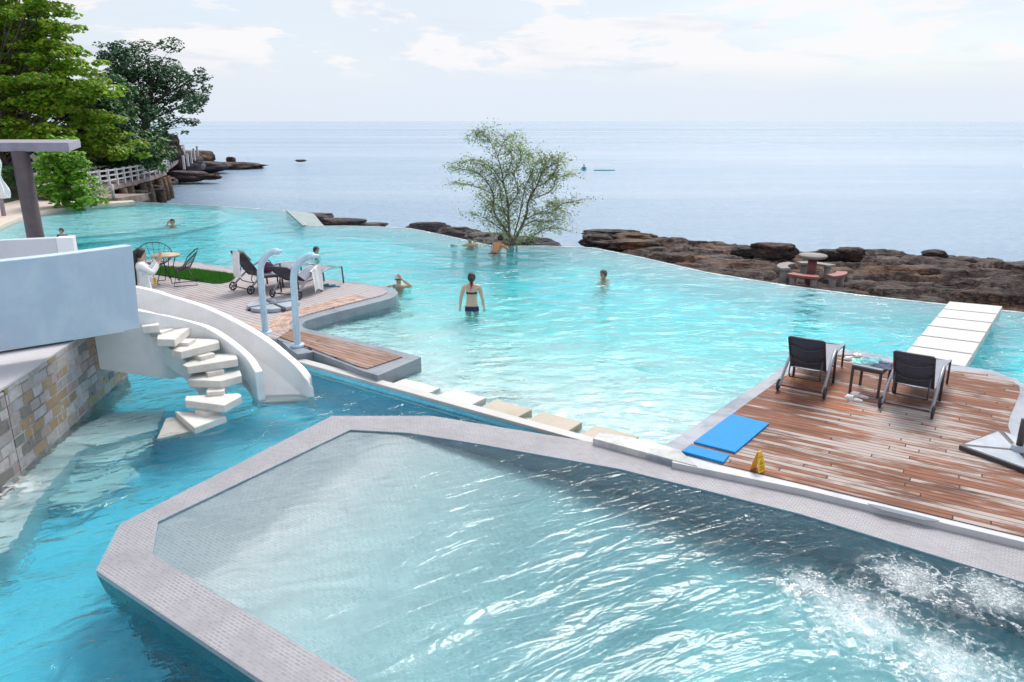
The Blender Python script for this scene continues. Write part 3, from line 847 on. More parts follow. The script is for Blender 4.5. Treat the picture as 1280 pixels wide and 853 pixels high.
m = MB(); m.ribbon(ow, [Vector((q.x, q.y, max(-.5, q.z - .62) if i < len(ow) - 7 else -.5)) for i, q in enumerate(ow)], .13, 1); m.build('outer_side', SLO, slide, True, .02)
def ibot(i, q):
    t = i / (len(iw) - 1)
    return q.z - (1.05 - .62 * min(1, max(0, (t - .3) / .4)))
m = MB(); m.ribbon(iw, [Vector((q.x, q.y, ibot(i, q) if i < len(iw) - 5 else -.35)) for i, q in enumerate(iw)], .12, 1); m.build('inner_side', SLP, slide, True, .02)
def resamp(ps, n):
    L = [0]
    for a, b in zip(ps, ps[1:]): L.append(L[-1] + (b - a).length)
    out = []; j = 0
    for i in range(n):
        d = L[-1] * i / (n - 1)
        while j < len(L) - 2 and L[j + 1] < d: j += 1
        out.append(lerp(ps[j], ps[j + 1], (d - L[j]) / max(1e-6, L[j + 1] - L[j])))
    return out
ia, oa = resamp(iw, 30), resamp(ow, 30)
m = MB(); vs_ = []
def flz(q, t): return max(-.12, q.z - .40 - .05 * (1 - t))
for t_, (a, b) in enumerate(zip(ia, oa)):
    d = (b - a); d.z = 0; d.normalize()
    fz = max(-.12, min(flz(a, t_ / 29), flz(b, t_ / 29)))
    a_ = a + d * .05; b_ = b + d * .02
    for th in (0, .10):
        for q in (a_, lerp(a_, b_, .5), b_): vs_.append((q.x, q.y, (fz - (.035 if q is not a_ and q is not b_ else 0)) - th))
fs_ = []
for i in range(29):
    a = i * 6; b = a + 6
    fs_ += [(a, a + 1, b + 1, b), (a + 1, a + 2, b + 2, b + 1), (a + 3, b + 3, b + 4, a + 4), (a + 4, b + 4, b + 5, a + 5)]
m.add(vs_, fs_, True); m.build('chute', SLO, slide, True)

# ------------------------------------------------------------------ stair of cantilevered treads
treads = [(-.03, [(207, 523), (219, 521), (244, 538), (196, 549)]),
          (.06, [(219, 514.5), (258, 514), (283, 520), (243, 535)]),
          (.24, [(232, 495), (299, 491.5), (302, 495), (280, 507), (231, 500.5)]),
          (.42, [(240, 466), (300, 463), (302, 469.5), (276, 476.5), (235, 475)]),
          (.60, [(253, 442.5), (295, 442), (297, 449), (234, 459), (228, 456)]),
          (.78, [(234, 422.5), (272, 424), (274, 428), (226, 440), (214, 438)]),
          (.95, [(199, 410), (239, 408), (218, 424.5), (196, 424)]),
          (1.10, [(176, 396.5), (195, 394.5), (199, 406.5), (177, 408.5)])]
stair = empty('staircase', (P(262, 500, 0).x, P(262, 500, 0).y, -.5), 0, 'winding stair of thick floating white treads beside the slide', 'staircase')
TRD = plaster_mat('tread_white', (.70, .67, .63), (.46, .44, .41), .55, .7)
cents = []
for zt, pts in treads:
    q = [P(x, y, zt) for x, y in pts]
    c = sum(q, Vector()) / len(q); cents.append(c)
    m = MB(); m.prism([(a.x, a.y) for a in q], zt - .115, zt); m.build('tread', TRD, stair, True, .012)
for i in range(len(cents) - 1):
    c = lerp(cents[i], cents[i + 1], .5); zt = treads[i][0]
    c2 = lerp(cents[i], cents[i + 1], .45)
    m = MB(); hh = treads[i + 1][0] - .117 - zt
    d = cents[i + 1] - cents[i]; d.z = 0; d.normalize()
    rot = Matrix.Rotation(math.atan2(d.y, d.x), 3, 'Z')
    m.box((c2.x, c2.y, zt + hh / 2 - .03), (.24, .24, hh + .06), rot); m.build('riser_block', TRD, stair, True, .008)
# arched beam carrying the upper treads
beam_top = [P(122, 420, .92), P(150, 414, .95), P(181, 418, .86), P(206, 432, .74), P(228, 448, .55), P(246, 468, .35), P(255, 490, .12)]
beam_bot = [Vector((q.x, q.y, zb)) for q, zb in zip(beam_top, (.72, .64, .53, .38, .20, .0, -.25))]
m = MB(); m.ribbon(smooth_line(beam_top, 4), smooth_line(beam_bot, 4), .34, 1); m.build('beam', plaster_mat('water_lit_plaster', (.70, .80, .82), (.58, .72, .76), .5, .4), stair, True, .015)  # cyan light off the water is put into the plaster colour

# ------------------------------------------------------------------ curved spouts at the deck end
SPOUT = paint('spout_paint', (.50, .64, .76), .35, .10, 4, bump=.08)
def spout(bpx, tpx, hpx, zb, label):
    b = P(*bpx, zb)
    yb = b.y
    t = Q(*tpx, yb); h = Q(*hpx, yb - .05)
    o = empty('water_spout', b, 0, label, 'water spout', 'curved water spouts at the deck end')
    up = Vector((t.x - .0, yb, t.z))
    ctrl = [Vector((b.x, yb, zb)), lerp(b, up, .4), lerp(b, up, .75), up]
    for a in (20, 40, 58, 74):
        ar = R(a)
        ctrl.append(Vector((lerp(up.x, h.x, 1 - math.cos(ar)), yb, lerp(up.z, h.z, math.sin(ar)))))
    ctrl.append(h)
    m = MB(); m.tube(smooth_line(ctrl, 4), .060, 14); m.build('pipe', SPOUT, o, True)
    m = MB(); m.bar(h - Vector((.06, 0, -.005)), h + Vector((.09, 0, .005)), .10, .05); m.build('nozzle', SPOUT, o, True, .015)
    m = MB(); m.tube([b - Vector((0, 0, .02)), b + Vector((0, 0, .03))], .12, 16); m.build('base_plate', SPOUT, o, True)
spout((332, 416, 0)[:2], (325.5, 343), (347, 314.5), ZD, 'pale blue curved water spout beside the grey parasol base')
spout((372, 432, 0)[:2], (367, 352), (392, 320.5), ZD, 'pale blue curved water spout nearest the striped end deck')
# grey block where the ledge starts
m = MB(); q = [P(352, 427, .2), P(390, 436.5, .2), P(391, 440, .2), P(372, 443, .2), P(362, 437, .2)]
m.prism(q, -.3, .2); tag(m.build('stone_block', CURB, bevel=.01), 'small grey stone block at the foot of the curved spouts', 'stone block')

# ------------------------------------------------------------------ shelter at far left
MET = paint('shelter_paint', (.30, .27, .33), .45, .12, 3)
DARKM = paint('column_paint', (.10, .075, .085), .4, .2, 3)
sh = empty('shelter', (Q(33, 240, 15).x, 15, .15), 0, 'open shelter with a mauve roof edge on one dark round column', 'shelter')
b_ = Q(35, 245, 15)
ct = Q(28, 189, 15); ct2 = Vector((b_.x, 15, .0))
m = MB(); m.tube([Vector((b_.x, 15, -.3)), Vector((b_.x, 15, ct.z))], .155, 20); m.build('column', DARKM, sh, True)
e = Q(88, 184, 15)
m = MB(); m.prism([(e.x, 15.0 - .05), (e.x - 18, 15.0 - .05), (e.x - 18, 17.5), (e.x - 1.2, 17.5)], e.z - .085, e.z + .085); m.build('roof_edge', MET, sh, True, .01)

# closed parasol standing behind the shelter
pb = P(5, 270, .15)
po = empty('closed_parasol', pb, 0, 'folded white parasol strapped to a grey post at the far left', 'parasol')
m = MB(); m.tube([Vector((0, 0, 0)), Vector((0, 0, 2.4))], .09, 8); m.build('pole', MET, po)
m = MB()
def fold(a, b):
    th = a * 2 * math.pi; zz = lerp(.75, 2.45, b)
    r = (.22 - .16 * b + .07 * math.sin(b * 9)) * (1 + .25 * math.sin(th * 6 + b * 3))
    return Vector((r * math.cos(th) + .12, r * math.sin(th), zz))
m.grid(fold, 36, 12); m.build('canopy', paint('white_canvas', (.80, .80, .82), .8, .08, 3), po)

# ------------------------------------------------------------------ rocky shelf on the right, a piece of the shore
RK = rock_mat('shore_rock', (.016, .012, .014), (.085, .057, .050), (.16, .07, .03), (.14, .125, .13), 1.0)
RKB = rock_mat('boulder_rock', (.022, .017, .019), (.075, .058, .056), (.11, .06, .04), (.15, .14, .14), 1.6)
RKW = rock_mat('wet_rock', (.040, .036, .048), (.12, .10, .115), (.14, .09, .07), (.26, .25, .27), 1.3)
inn_px = [(730, 309), (760, 314.5), (800, 322.6), (840, 332), (880, 341), (930, 349.5), (980, 358), (1030, 364.5), (1080, 371), (1130, 376.5), (1180, 382), (1230, 387.5), (1280, 392.5), (1400, 404), (1550, 417)]
out_px = [(722, 303), (740, 296), (772, 294), (810, 297), (860, 304), (905, 307), (950, 308), (1000, 311), (1050, 314), (1100, 313.5), (1160, 317.5), (1215, 321), (1280, 330), (1400, 348), (1550, 372)]
inn = [P(x, y, 0) for x, y in inn_px]; outl = [P(x, y, ZSEA + .1) for x, y in out_px]
nn_ = len(inn)
def along(ps, a):
    t = a * (len(ps) - 1); i = min(int(t), len(ps) - 2)
    return lerp(ps[i], ps[i + 1], t - i)
def shelf_h(x, y, b):
    wx, wy = x + .5 * mnoise.noise((x * .6, y * .6, 31)), y + .4 * mnoise.noise((x * .6, y * .6, 37))
    d, pts = mnoise.voronoi(Vector((wx * .55, wy * 1.15, 0)))
    hsh = mnoise.cell(pts[0] * 13.7)
    blk = .13 * hsh - .16 * max(0, 1 - (d[1] - d[0]) / .10)
    h0 = .55 * mnoise.noise((x * .22, y * .5, 4.0)) + .12 * mnoise.noise((x * .9, y * 1.6, 2.0)) + .05 * hsh
    q = h0 / .15; f = q - math.floor(q)
    terr = (math.floor(q) + f ** 7) * .15
    n = mnoise.fractal((x * 1.6, y * 2.6, 1.3), 1.0, 2.1, 4) * .07
    return terr + blk + n
def shelf(a, b):
    p0, p1 = along(inn, a), along(outl, a)
    n0 = Vector((0, .17, 0))
    p = lerp(p0 + n0, p1, b)
    env = -.46 - .55 * b - (.9 * max(0, (b - .80) / .2) ** 1.5) - .25 * max(0, 1 - b / .04)
    edge = min(1, b / .06)
    z_ = env + shelf_h(p.x, p.y, b) * edge * .8 * (1 - .3 * b)
    z_ -= .55 * max(0, 1 - a / .14)
    if b < .12: z_ = min(z_, -.06 + .1 * b)
    j = mnoise.noise((p.x * 1.7, p.y * 1.7, 20)) * .35 * max(0, (b - .5)) * 2
    return Vector((p.x + j, p.y + j * 1.3, z_))
m = MB(); m.grid(shelf, 420, 130)
tag(m.build('rocky_shore', RK), kind='structure')
m = MB(); rw = [lerp(along(inn, i / 30) + Vector((0, .17, 0)), along(outl, i / 30), .97) for i in range(31)]

def boulder(c, r, label, mat_=None, seed=0, group=None, name='boulder', rough=.28, flat=.3, rz=0.0):
    def fn(v):
        d = v - c
        q = Vector((d.x / r[0], d.y / r[1], d.z / r[2]))
        s_ = 1 + rough * mnoise.fractal((q.x * 1.3 + seed * 7.1, q.y * 1.3, q.z * 1.8 + seed), 1, 2.0, 4) + .07 * mnoise.noise((q.x * 5 + seed, q.y * 5, q.z * 7))
        w_ = Vector((d.x * s_, d.y * s_, d.z * s_))
        # flat bedded top
        lim = r[2] * (1 - flat)
        if w_.z > lim: w_.z = lim + (w_.z - lim) * .3
        w_ = Matrix.Rotation(rz, 3, 'Z') @ w_
        return c + w_
    m = MB(); m.ball(c, r, 44, 26, fn)
    o = m.build(name, mat_ or RKB)
    me = o.data
    for v in me.vertices: v.co -= c
    o.location = c
    return tag(o, label, 'rock', group)
def bpx(px, py, zz, rx, ry, rz, label, **k):
    c = P(px, py, zz + .15); return boulder(Vector((c.x, c.y, zz + .15 + rz * .15)), (rx, ry, rz), label, **k)
bpx(764, 293, -1.25, 1.25, .6, .26, 'flat dark rock slab lying outermost in the sea off the shelf tip', seed=1, flat=.5)
bpx(745, 303, -1.1, .70, .45, .34, 'weathered round rock at the tip of the shelf by the pool edge', seed=2, mat_=RK)
bpx(795, 300, -1.1, .95, .6, .32, 'second grey rock just right of the shelf tip', seed=3, mat_=RK)
bpx(786, 308, -.8, 1.3, .45, .28, 'long low rock ledge between the shelf tip and the pool edge', seed=4, mat_=RK, flat=.4)
bpx(966, 317.5, -.75, .85, .5, .42, 'big dark brown boulder left of the round picnic table', seed=5)
bpx(932, 318, -.8, .5, .35, .28, 'small black boulder at the seaward rim, left of the big dark one', seed=6)
bpx(1037, 320, -.75, .55, .35, .24, 'low dark boulder just behind the picnic table', seed=7)
bpx(1063, 319, -.7, .52, .36, .36, 'square black boulder right of the picnic table', seed=8, flat=.5)
bpx(1168, 319, -1.0, .42, .35, .2, 'small lone rock on the seaward rim above the footbridge', seed=9)
bpx(1022, 348, -.62, .17, .14, .11, 'small tan rock lying between the picnic bench feet', seed=10, mat_=rock_mat('tan_rock', (.20, .15, .09), (.38, .30, .19), (.3, .2, .1), (.45, .4, .3), 3.0))
for i, (px, py, rx, ry, rz, lb) in enumerate(((536, 287, .95, .35, .30, 'leftmost black rock along the pool edge, left of the thin tree'), (572, 293.5, .85, .42, .30, 'dark rock second from left, beyond the thin white pool edge'), (601, 299, .6, .38, .25, 'dark rock behind the capped bather at the pool edge'), (607, 296, 1.1, .5, .16, 'low wave-washed rock seaward of the thin tree'), (643, 306, 1.6, .7, .30, 'mossy dark rock the thin tree grows on'))):
    bpx(px, py, -.55 if i != 3 else -1.2, rx, ry, rz, lb, seed=20 + i, mat_=RKW, flat=.2)
bpx(427, 279, -.8, 1.1, .5, .24, 'flat black rock just outside the pool edge right of the corner spillway', seed=30, mat_=RKW)
bpx(392, 273.5, -.9, 1.1, .6, .30, 'dark rock behind the corner spillway', seed=31, mat_=RKW)
bpx(466, 282, -1.3, .8, .5, .15, 'low rock just showing over the sea beyond the pool edge', seed=32, mat_=RKW)
# corner spillway
sp = [P(357, 262.5, .04), P(392, 267, -.5), P(406, 284, -.25), P(378, 281.5, .04)]
m = MB(); m.add([tuple(q) for q in sp] + [(q.x, q.y, q.z - .5) for q in sp], [(0, 1, 2, 3), (4, 7, 6, 5), (0, 4, 5, 1), (1, 5, 6, 2), (2, 6, 7, 3), (3, 7, 4, 0)])
tag(m.build('spillway', plaster_mat('spillway_tile', (.24, .31, .30), (.16, .22, .19), .25, .7)), 'small sloping grey-green spillway at the corner of the pool edge', 'spillway')

# ------------------------------------------------------------------ headland rocks
for i, (px, py, d, rx, ry, rz, lb) in enumerate((
    (226, 205, 74, 2.2, 2.0, 1.1, 'blue-grey sloping rock at the seaward end of the boardwalk'),
    (238, 200, 86, 2.6, 2.2, 1.3, 'tall brown headland rock behind the blue-grey one'),
    (250, 208, 84, 3.2, 2.0, .7, 'broad low headland rock in the middle of the point'),
    (276, 208, 92, 5.5, 2.4, .62, 'long flat rock tongue reaching out to sea'),
    (302, 209, 94, 2.6, 1.4, .35, 'outer tip of the flat rock tongue'),
    (288.5, 201, 96, .55, .5, .6, 'lone stone standing on the rock tongue'),
    (226, 220, 70, 2.6, 1.4, .55, 'brown rock shelf at the waterline below the headland'),
    (252, 221, 70, 1.8, .9, .32, 'small low rock in the water below the headland'),
    (198, 227, 59, 1.3, 1.0, .45, 'tan boulder under the far end of the boardwalk'),
    (184, 236, 52, 1.2, .8, .3, 'dark rock at the water under the boardwalk piers'),
    (162, 243, 47, 1.3, .8, .3, 'dark rock at the water under the near end of the boardwalk'),
    (200, 186, 66, 1.6, 1.6, 1.6, 'grey rock among the trees above the boardwalk'),
    (376, 201, 100, .7, .5, .18, 'tiny rock far out beyond the tongue'))):
    c = Q(px, py, d); c.z = max(c.z, ZSEA)
    boulder(c, (rx, ry, rz), lb, seed=40 + i, mat_=[RKW, RK][i % 2])
# ------------------------------------------------------------------ boardwalk round the headland
BWD = paint('boardwalk_planks', (.26, .19, .17), .75, .3, 3, obj=False)
BWR = paint('boardwalk_rail', (.50, .46, .48), .7, .2, 3, obj=False)
PIER = rock_mat('pier_rock', (.06, .045, .035), (.22, .16, .11), (.25, .14, .07), (.3, .27, .24), 2.0)
path_px = [(101, 238.5, 38.5), (118, 235, 40.5), (145, 230.5, 44), (172, 224.5, 48.5), (194, 219, 53), (208, 214, 57)]
bw = [Q(*q) for q in path_px]
board = empty('boardwalk', (bw[2].x, bw[2].y, bw[2].z - 1.5), 0, 'weathered timber boardwalk with a pale railing along the wooded headland', 'boardwalk')
m = MB()
back = []
for i, q in enumerate(bw):
    t = bw[min(i + 1, len(bw) - 1)] - bw[max(i - 1, 0)]; t.z = 0; t.normalize()
    back.append(q + Vector((-t.y, t.x, 0)) * 2.0)
m.ribbon(bw, [q - Vector((0, 0, .28)) for q in bw], 2.0, 1); m.build('walkway', BWD, board, True)
npost = 14
fine = resamp(bw, npost); fineb = resamp(back, npost)
for i, q in enumerate(fine):
    for qq in ((q,) if i % 2 else (q, fineb[i])):
        m = MB(); m.box(qq + Vector((0, .06, .42)), (.13, .13, .98)); m.build('post', BWR, board, True)
for line in (fine, fineb):
    for hz_ in (.82, .55, .28):
        m = MB()
        for a, b in zip(line, line[1:]): m.bar(a + Vector((0, .06, hz_)), b + Vector((0, .06, hz_)), .05, .085)
        m.build('rail', BWR, board, True)
for i, t in enumerate((2, 4, 5, 7, 8, 10, 11, 12)):
    q = fine[t]
    rr_ = random.Random(i)
    hh = q.z - .28 - ZSEA + .3
    m = MB(); m.tube([(q.x, q.y + .5, ZSEA - .3), (q.x + .1, q.y + .45, ZSEA + hh * .4), (q.x, q.y + .5, q.z - .28)], [.42, .30, .26], 9); m.build('pier', PIER, board, True)
# far flight of the walk climbing over the rocks
f2 = [Q(*q) for q in ((204, 212, 60), (214, 206, 66), (222, 200, 72), (229, 195, 77))]
up_ = empty('boardwalk', (f2[0].x, f2[0].y, f2[0].z - 1), 0, 'farther flight of the boardwalk rising over the headland rocks to a row of stakes', 'boardwalk')
m = MB(); m.ribbon(f2, [q - Vector((0, 0, .3)) for q in f2], 1.8, 1); m.build('walkway', BWD, up_, True)
for i, q in enumerate(resamp(f2, 10)):
    m = MB(); m.box(q + Vector((0, .05, .45)), (.15, .15, 1.1)); m.build('post', BWR, up_, True)
    if i % 2 == 0:
        m = MB(); m.box(q + Vector((1.3, .9, .5)), (.15, .15, 1.1)); m.build('post', BWR, up_, True)
for hz_ in (.85, .5):
    m = MB()
    for a, b in zip(f2, f2[1:]): m.bar(a + Vector((0, .05, hz_)), b + Vector((0, .05, hz_)), .06, .08)
    m.build('rail', BWR, up_, True)
for i, px in enumerate((218, 222, 226, 230)):
    q = Q(px, 194.5 - i * .3, 79)
    m = MB(); m.box(q + Vector((0, 0, .35)), (.22, .22, 1.3)); m.build('stake', BWR, up_, True)
# small landing with rope rail near the pool corner
rp = [Q(121, 249, 38.6), Q(142, 248, 38.8), Q(145, 247, 40)]
rope = empty('rope_fence', rp[1], 0, 'short rope fence on a timber step by the far pool corner', 'fence')
m = MB(); m.prism([(rp[0].x - 2.5, rp[0].y), (rp[1].x + .2, rp[1].y), (rp[1].x + .6, rp[1].y + 2.5), (rp[0].x - 2.5, rp[0].y + 2.5)], rp[1].z - .35, rp[1].z); m.build('step', BWD, rope, True)
for q in (rp[0], rp[1]):
    m = MB(); m.tube([q, q + Vector((0, 0, .72))], .085, 8); m.build('post', BWR, rope, True)
WROPE = paint('white_rope', (.68, .66, .66), .8, .1, 5)
for hz_ in (.62, .40, .18):
    m = MB(); m.tube([lerp(rp[0], rp[1], t) + Vector((0, 0, hz_ - .14 * math.sin(math.pi * t))) for t in [i / 8 for i in range(9)]], .035, 6); m.build('rope', WROPE, rope, True)

# ------------------------------------------------------------------ vegetation
def leafset(m, rng, c, rad, n, size, shape='round', droop=.3, shell=.35):
    """n small folded leaves spread through an ellipsoid, denser to its outside"""
    c = Vector(c)
    for _ in range(n):
        while True:
            d = Vector((rng.uniform(-1, 1), rng.uniform(-1, 1), rng.uniform(-1, 1)))
            if .02 < d.length < 1: break
        d = d.normalized() * (d.length ** shell)
        p = c + Vector((d.x * rad[0], d.y * rad[1], d.z * rad[2]))
        s_ = size * rng.uniform(.6, 1.35)
        up = Vector((rng.gauss(0, .55) + d.x * .5, rng.gauss(0, .55) + d.y * .5, 1.0 + d.z * .3)).normalized()
        a = rng.uniform(0, 6.283)
        t = Vector((math.cos(a), math.sin(a), -droop)); t = (t - up * t.dot(up)).normalized()
        b = up.cross(t)
        wd_ = s_ * (.42 if shape == 'round' else .2)
        m.add([p - t * s_ * .5, p + b * wd_ - up * s_ * .06, p + t * s_ * .5 - up * s_ * .10, p - b * wd_ - up * s_ * .06, p + up * s_ * .04], [(0, 1, 4), (1, 2, 4), (2, 3, 4), (3, 0, 4)])

def tree(name, label, base, clumps, lmat, bmat, size, dens, trunk_r=.25, trunk_top=None, seed=0, sub=7, group=None, cat='tree', shell=.5, droop=.3, lean=(0, 0), limbs=True):
    rng = random.Random(seed); base = Vector(base)
    o = empty(name, base, 0, label, cat, group)
    cs = [Vector(c[0]) for c in clumps]
    top = trunk_top or max(c.z for c in cs)
    cx = sum(c.x for c in cs) / len(cs); cy = sum(c.y for c in cs) / len(cs)
    tpts = []
    for i in range(9):
        t = i / 8
        tpts.append(Vector((lerp(base.x, cx + lean[0], t ** 1.5) + .12 * math.sin(t * 7 + seed), lerp(base.y, cy + lean[1], t ** 1.5) + .12 * math.cos(t * 5 + seed), lerp(base.z, top, t))))
    m = MB(); m.tube(tpts, [lerp(trunk_r * 1.25, trunk_r * .22, (i / 8) ** .8) for i in range(9)], 10); m.build('trunk', bmat, o, True)
    if limbs:
        m = MB()
        for c, (cc, rad) in zip(cs, clumps):
            zz = min(max(base.z + (c.z - base.z) * rng.uniform(.45, .75), base.z + .3), top)
            t = (zz - base.z) / max(.1, top - base.z); i = min(7, int(t * 8)); st_ = lerp(tpts[i], tpts[i + 1], t * 8 - i)
            mid = lerp(st_, c, .5) + Vector((rng.uniform(-.2, .2), rng.uniform(-.2, .2), rng.uniform(0, .35)))
            m.tube([st_, lerp(st_, mid, .5), mid, lerp(mid, c, .6), c + Vector((0, 0, rad[2] * .3))], [trunk_r * .30, trunk_r * .22, trunk_r * .15, trunk_r * .09, trunk_r * .04], 6)
            for k_ in range(3):
                e_ = c + Vector((rng.uniform(-1, 1) * rad[0], rng.uniform(-1, 1) * rad[1], rng.uniform(-.4, .6) * rad[2]))
                m.tube([mid, lerp(mid, e_, .6) + Vector((0, 0, .1)), e_], [trunk_r * .10, trunk_r * .06, trunk_r * .02], 5)
        m.build('limbs', bmat, o, True)
    m = MB()
    for c, rad in clumps:
        c = Vector(c)
        for k_ in range(sub):
            d = Vector((rng.gauss(0, .5), rng.gauss(0, .5), rng.gauss(0, .45)))
            p = c + Vector((d.x * rad[0], d.y * rad[1], d.z * rad[2]))
            f = rng.uniform(.32, .6)
            r2 = (rad[0] * f, rad[1] * f, rad[2] * f * .75)
            leafset(m, rng, p, r2, int(dens * r2[0] * r2[1] * 4 + dens * r2[0] * r2[2] * 4), size, droop=droop, shell=shell)
    m.build('crown', lmat, o, True, fix=False)
    return o
BARK = bark_mat('grey_bark', (.10, .08, .07), (.20, .16, .14))
BARKD = bark_mat('dark_bark', (.035, .028, .025), (.09, .07, .06))
L_ALM = leaf_mat('almond_leaves', [(.08, .18, .018), (.18, .38, .026), (.32, .55, .04), (.46, .62, .055), (.36, .26, .06)], .45, .50)
L_FIC = leaf_mat('ficus_leaves', [(.028, .075, .036), (.055, .135, .058), (.09, .19, .08)], .4, .22)
L_BUSH = leaf_mat('bush_leaves', [(.08, .22, .02), (.15, .36, .035), (.24, .48, .05), (.33, .50, .07)], .45, .42)
L_DEEP = leaf_mat('deep_leaves', [(.022, .075, .026), (.045, .13, .038), (.075, .19, .05), (.12, .25, .055)], .42, .28)
def CL(lst): return [(Q(px, py, d), (r * 1.0, r * 1.0, r * fz)) for px, py, d, r, fz in lst]
def tiers(seed, rows, d0, dj):
    """flat tiers of leafy boughs: rows of (y, x from, x to, count, radius, flatness)"""
    rng = random.Random(seed); out = []
    for (y, xa, xb, n, r, fz) in rows:
        for i in range(n):
            t = (i + .5) / n
            out.append((lerp(xa, xb, t) + rng.uniform(-6, 6), y + rng.uniform(-6, 6) + 10 * t * t, d0 + rng.uniform(-dj, dj), r * rng.uniform(.75, 1.2), fz))
    return out
alm = tiers(1, [(-60, -40, 40, 3, 1.7, .5), (-25, -50, 60, 4, 1.6, .45), (4, -50, 62, 6, 1.4, .42), (27, -50, 80, 7, 1.4, .40), (51, -50, 94, 7, 1.4, .40), (76, -50, 108, 8, 1.4, .40), (101, -50, 114, 8, 1.4, .42), (126, -50, 112, 8, 1.4, .45), (150, -50, 112, 6, 1.3, .42), (172, -50, 100, 6, 1.25, .42)], 43, 1.8)
tree('almond_tree', 'tall spreading tree with tiers of yellow-green leaves at the left edge', Q(12, 262, 43.5), CL(alm), L_ALM, BARK, .25, 36, .30, None, 1, 7, cat='tree')
dk = tiers(2, [(108, 98, 132, 2, 1.5, .6), (128, 95, 150, 3, 1.5, .6), (150, 95, 165, 4, 1.5, .6), (172, 95, 180, 5, 1.5, .6), (194, 90, 188, 6, 1.4, .6), (212, 100, 160, 4, 1.2, .6)], 50, 2.0)
tree('broadleaf_tree', 'dark green broadleaf tree sloping down behind the boardwalk rail', Q(130, 232, 51), CL(dk), L_DEEP, BARKD, .28, 30, .25, None, 2, 7, cat='tree')
fill = tiers(11, [(30, -50, 50, 4, 1.6, .7), (65, -50, 75, 5, 1.6, .7), (100, -50, 92, 5, 1.6, .7), (135, -50, 100, 5, 1.6, .7), (170, -50, 104, 5, 1.6, .7), (200, -50, 110, 5, 1.4, .7)], 48.5, .8)
tree('broadleaf_tree', 'shady green tree filling the gaps behind the tall tiered one', Q(30, 250, 49), CL(fill), L_DEEP, BARKD, .27, 22, .25, None, 11, 6, cat='tree')
mid = tiers(3, [(118, 98, 128, 2, 1.2, .45), (140, 95, 140, 3, 1.2, .45), (162, 95, 150, 3, 1.2, .45), (184, 98, 158, 4, 1.1, .45)], 46.5, 1.0)
tree('almond_tree', 'lower yellow-green tree between the tall tiered one and the boardwalk', Q(112, 240, 47), CL(mid), L_ALM, BARK, .25, 28, .18, None, 3, 7, cat='tree')
bl = tiers(9, [(172, 130, 172, 3, 1.0, .6), (188, 135, 190, 4, 1.0, .6), (203, 125, 200, 6, .95, .6), (214, 130, 180, 4, .8, .6)], 54.5, .8)
tree('leafy_shrub', 'bluish green shrub spilling over the middle of the boardwalk rail', Q(160, 226, 55), CL(bl), L_DEEP, BARKD, .25, 30, .12, None, 9, 6, cat='shrub')
fic_px = [(140, 62, .9), (165, 66, 1.7), (190, 78, 2.0), (212, 86, 2.0), (232, 96, 1.7), (246, 110, 1.5), (252, 96, .8), (150, 85, 1.8), (172, 96, 2.0), (198, 104, 2.2), (222, 116, 1.9), (241, 130, 1.5), (160, 112, 1.8), (184, 122, 1.8), (152, 132, 1.6), (236, 148, 1.0), (222, 160, .9), (214, 166, .6), (204, 138, 1.0), (178, 142, 1.5), (166, 156, 1.4), (190, 160, .9)]
rg = random.Random(5)
fic = [(px - 6, py, 68 + rg.uniform(-3, 3), r * 1.08, .75) for px, py, r in fic_px]
tree('ficus_tree', 'broad dark blue-green tree leaning out over the sea behind the boardwalk', Q(178, 200, 69), CL(fic), L_FIC, BARKD, .27, 24, .5, Q(178, 95, 69).z, 4, 6, cat='tree', lean=(.5, 0))
bsh = tiers(4, [(180, 66, 92, 2, .55, .8), (195, 55, 98, 4, .6, .8), (210, 52, 102, 5, .6, .8), (224, 50, 106, 5, .6, .8), (238, 48, 112, 6, .55, .75), (247, 60, 114, 5, .42, .7)], 35.5, .7)
tree('leafy_shrub', 'big bright green leafy bush beside the dark round column', Q(86, 258, 36), CL(bsh), L_BUSH, BARK, .22, 46, .12, None, 5, 7, cat='shrub')
bs2 = tiers(6, [(205, -40, 22, 4, .8, .7), (225, -40, 20, 4, .8, .7), (243, -40, 14, 4, .7, .7)], 39, .8)
tree('leafy_shrub', 'dim green bush behind the folded white parasol', Q(-5, 258, 39.5), CL(bs2), L_DEEP, BARK, .24, 18, .12, None, 6, 5, cat='shrub')
bs3 = tiers(7, [(232, 108, 128, 2, .5, .8), (243, 112, 132, 3, .45, .8)], 37.2, .3)
tree('leafy_shrub', 'small bright bush at the far pool corner by the rope fence', Q(116, 253, 37.4), CL(bs3), L_BUSH, BARK, .22, 26, .08, None, 7, 5, cat='shrub')

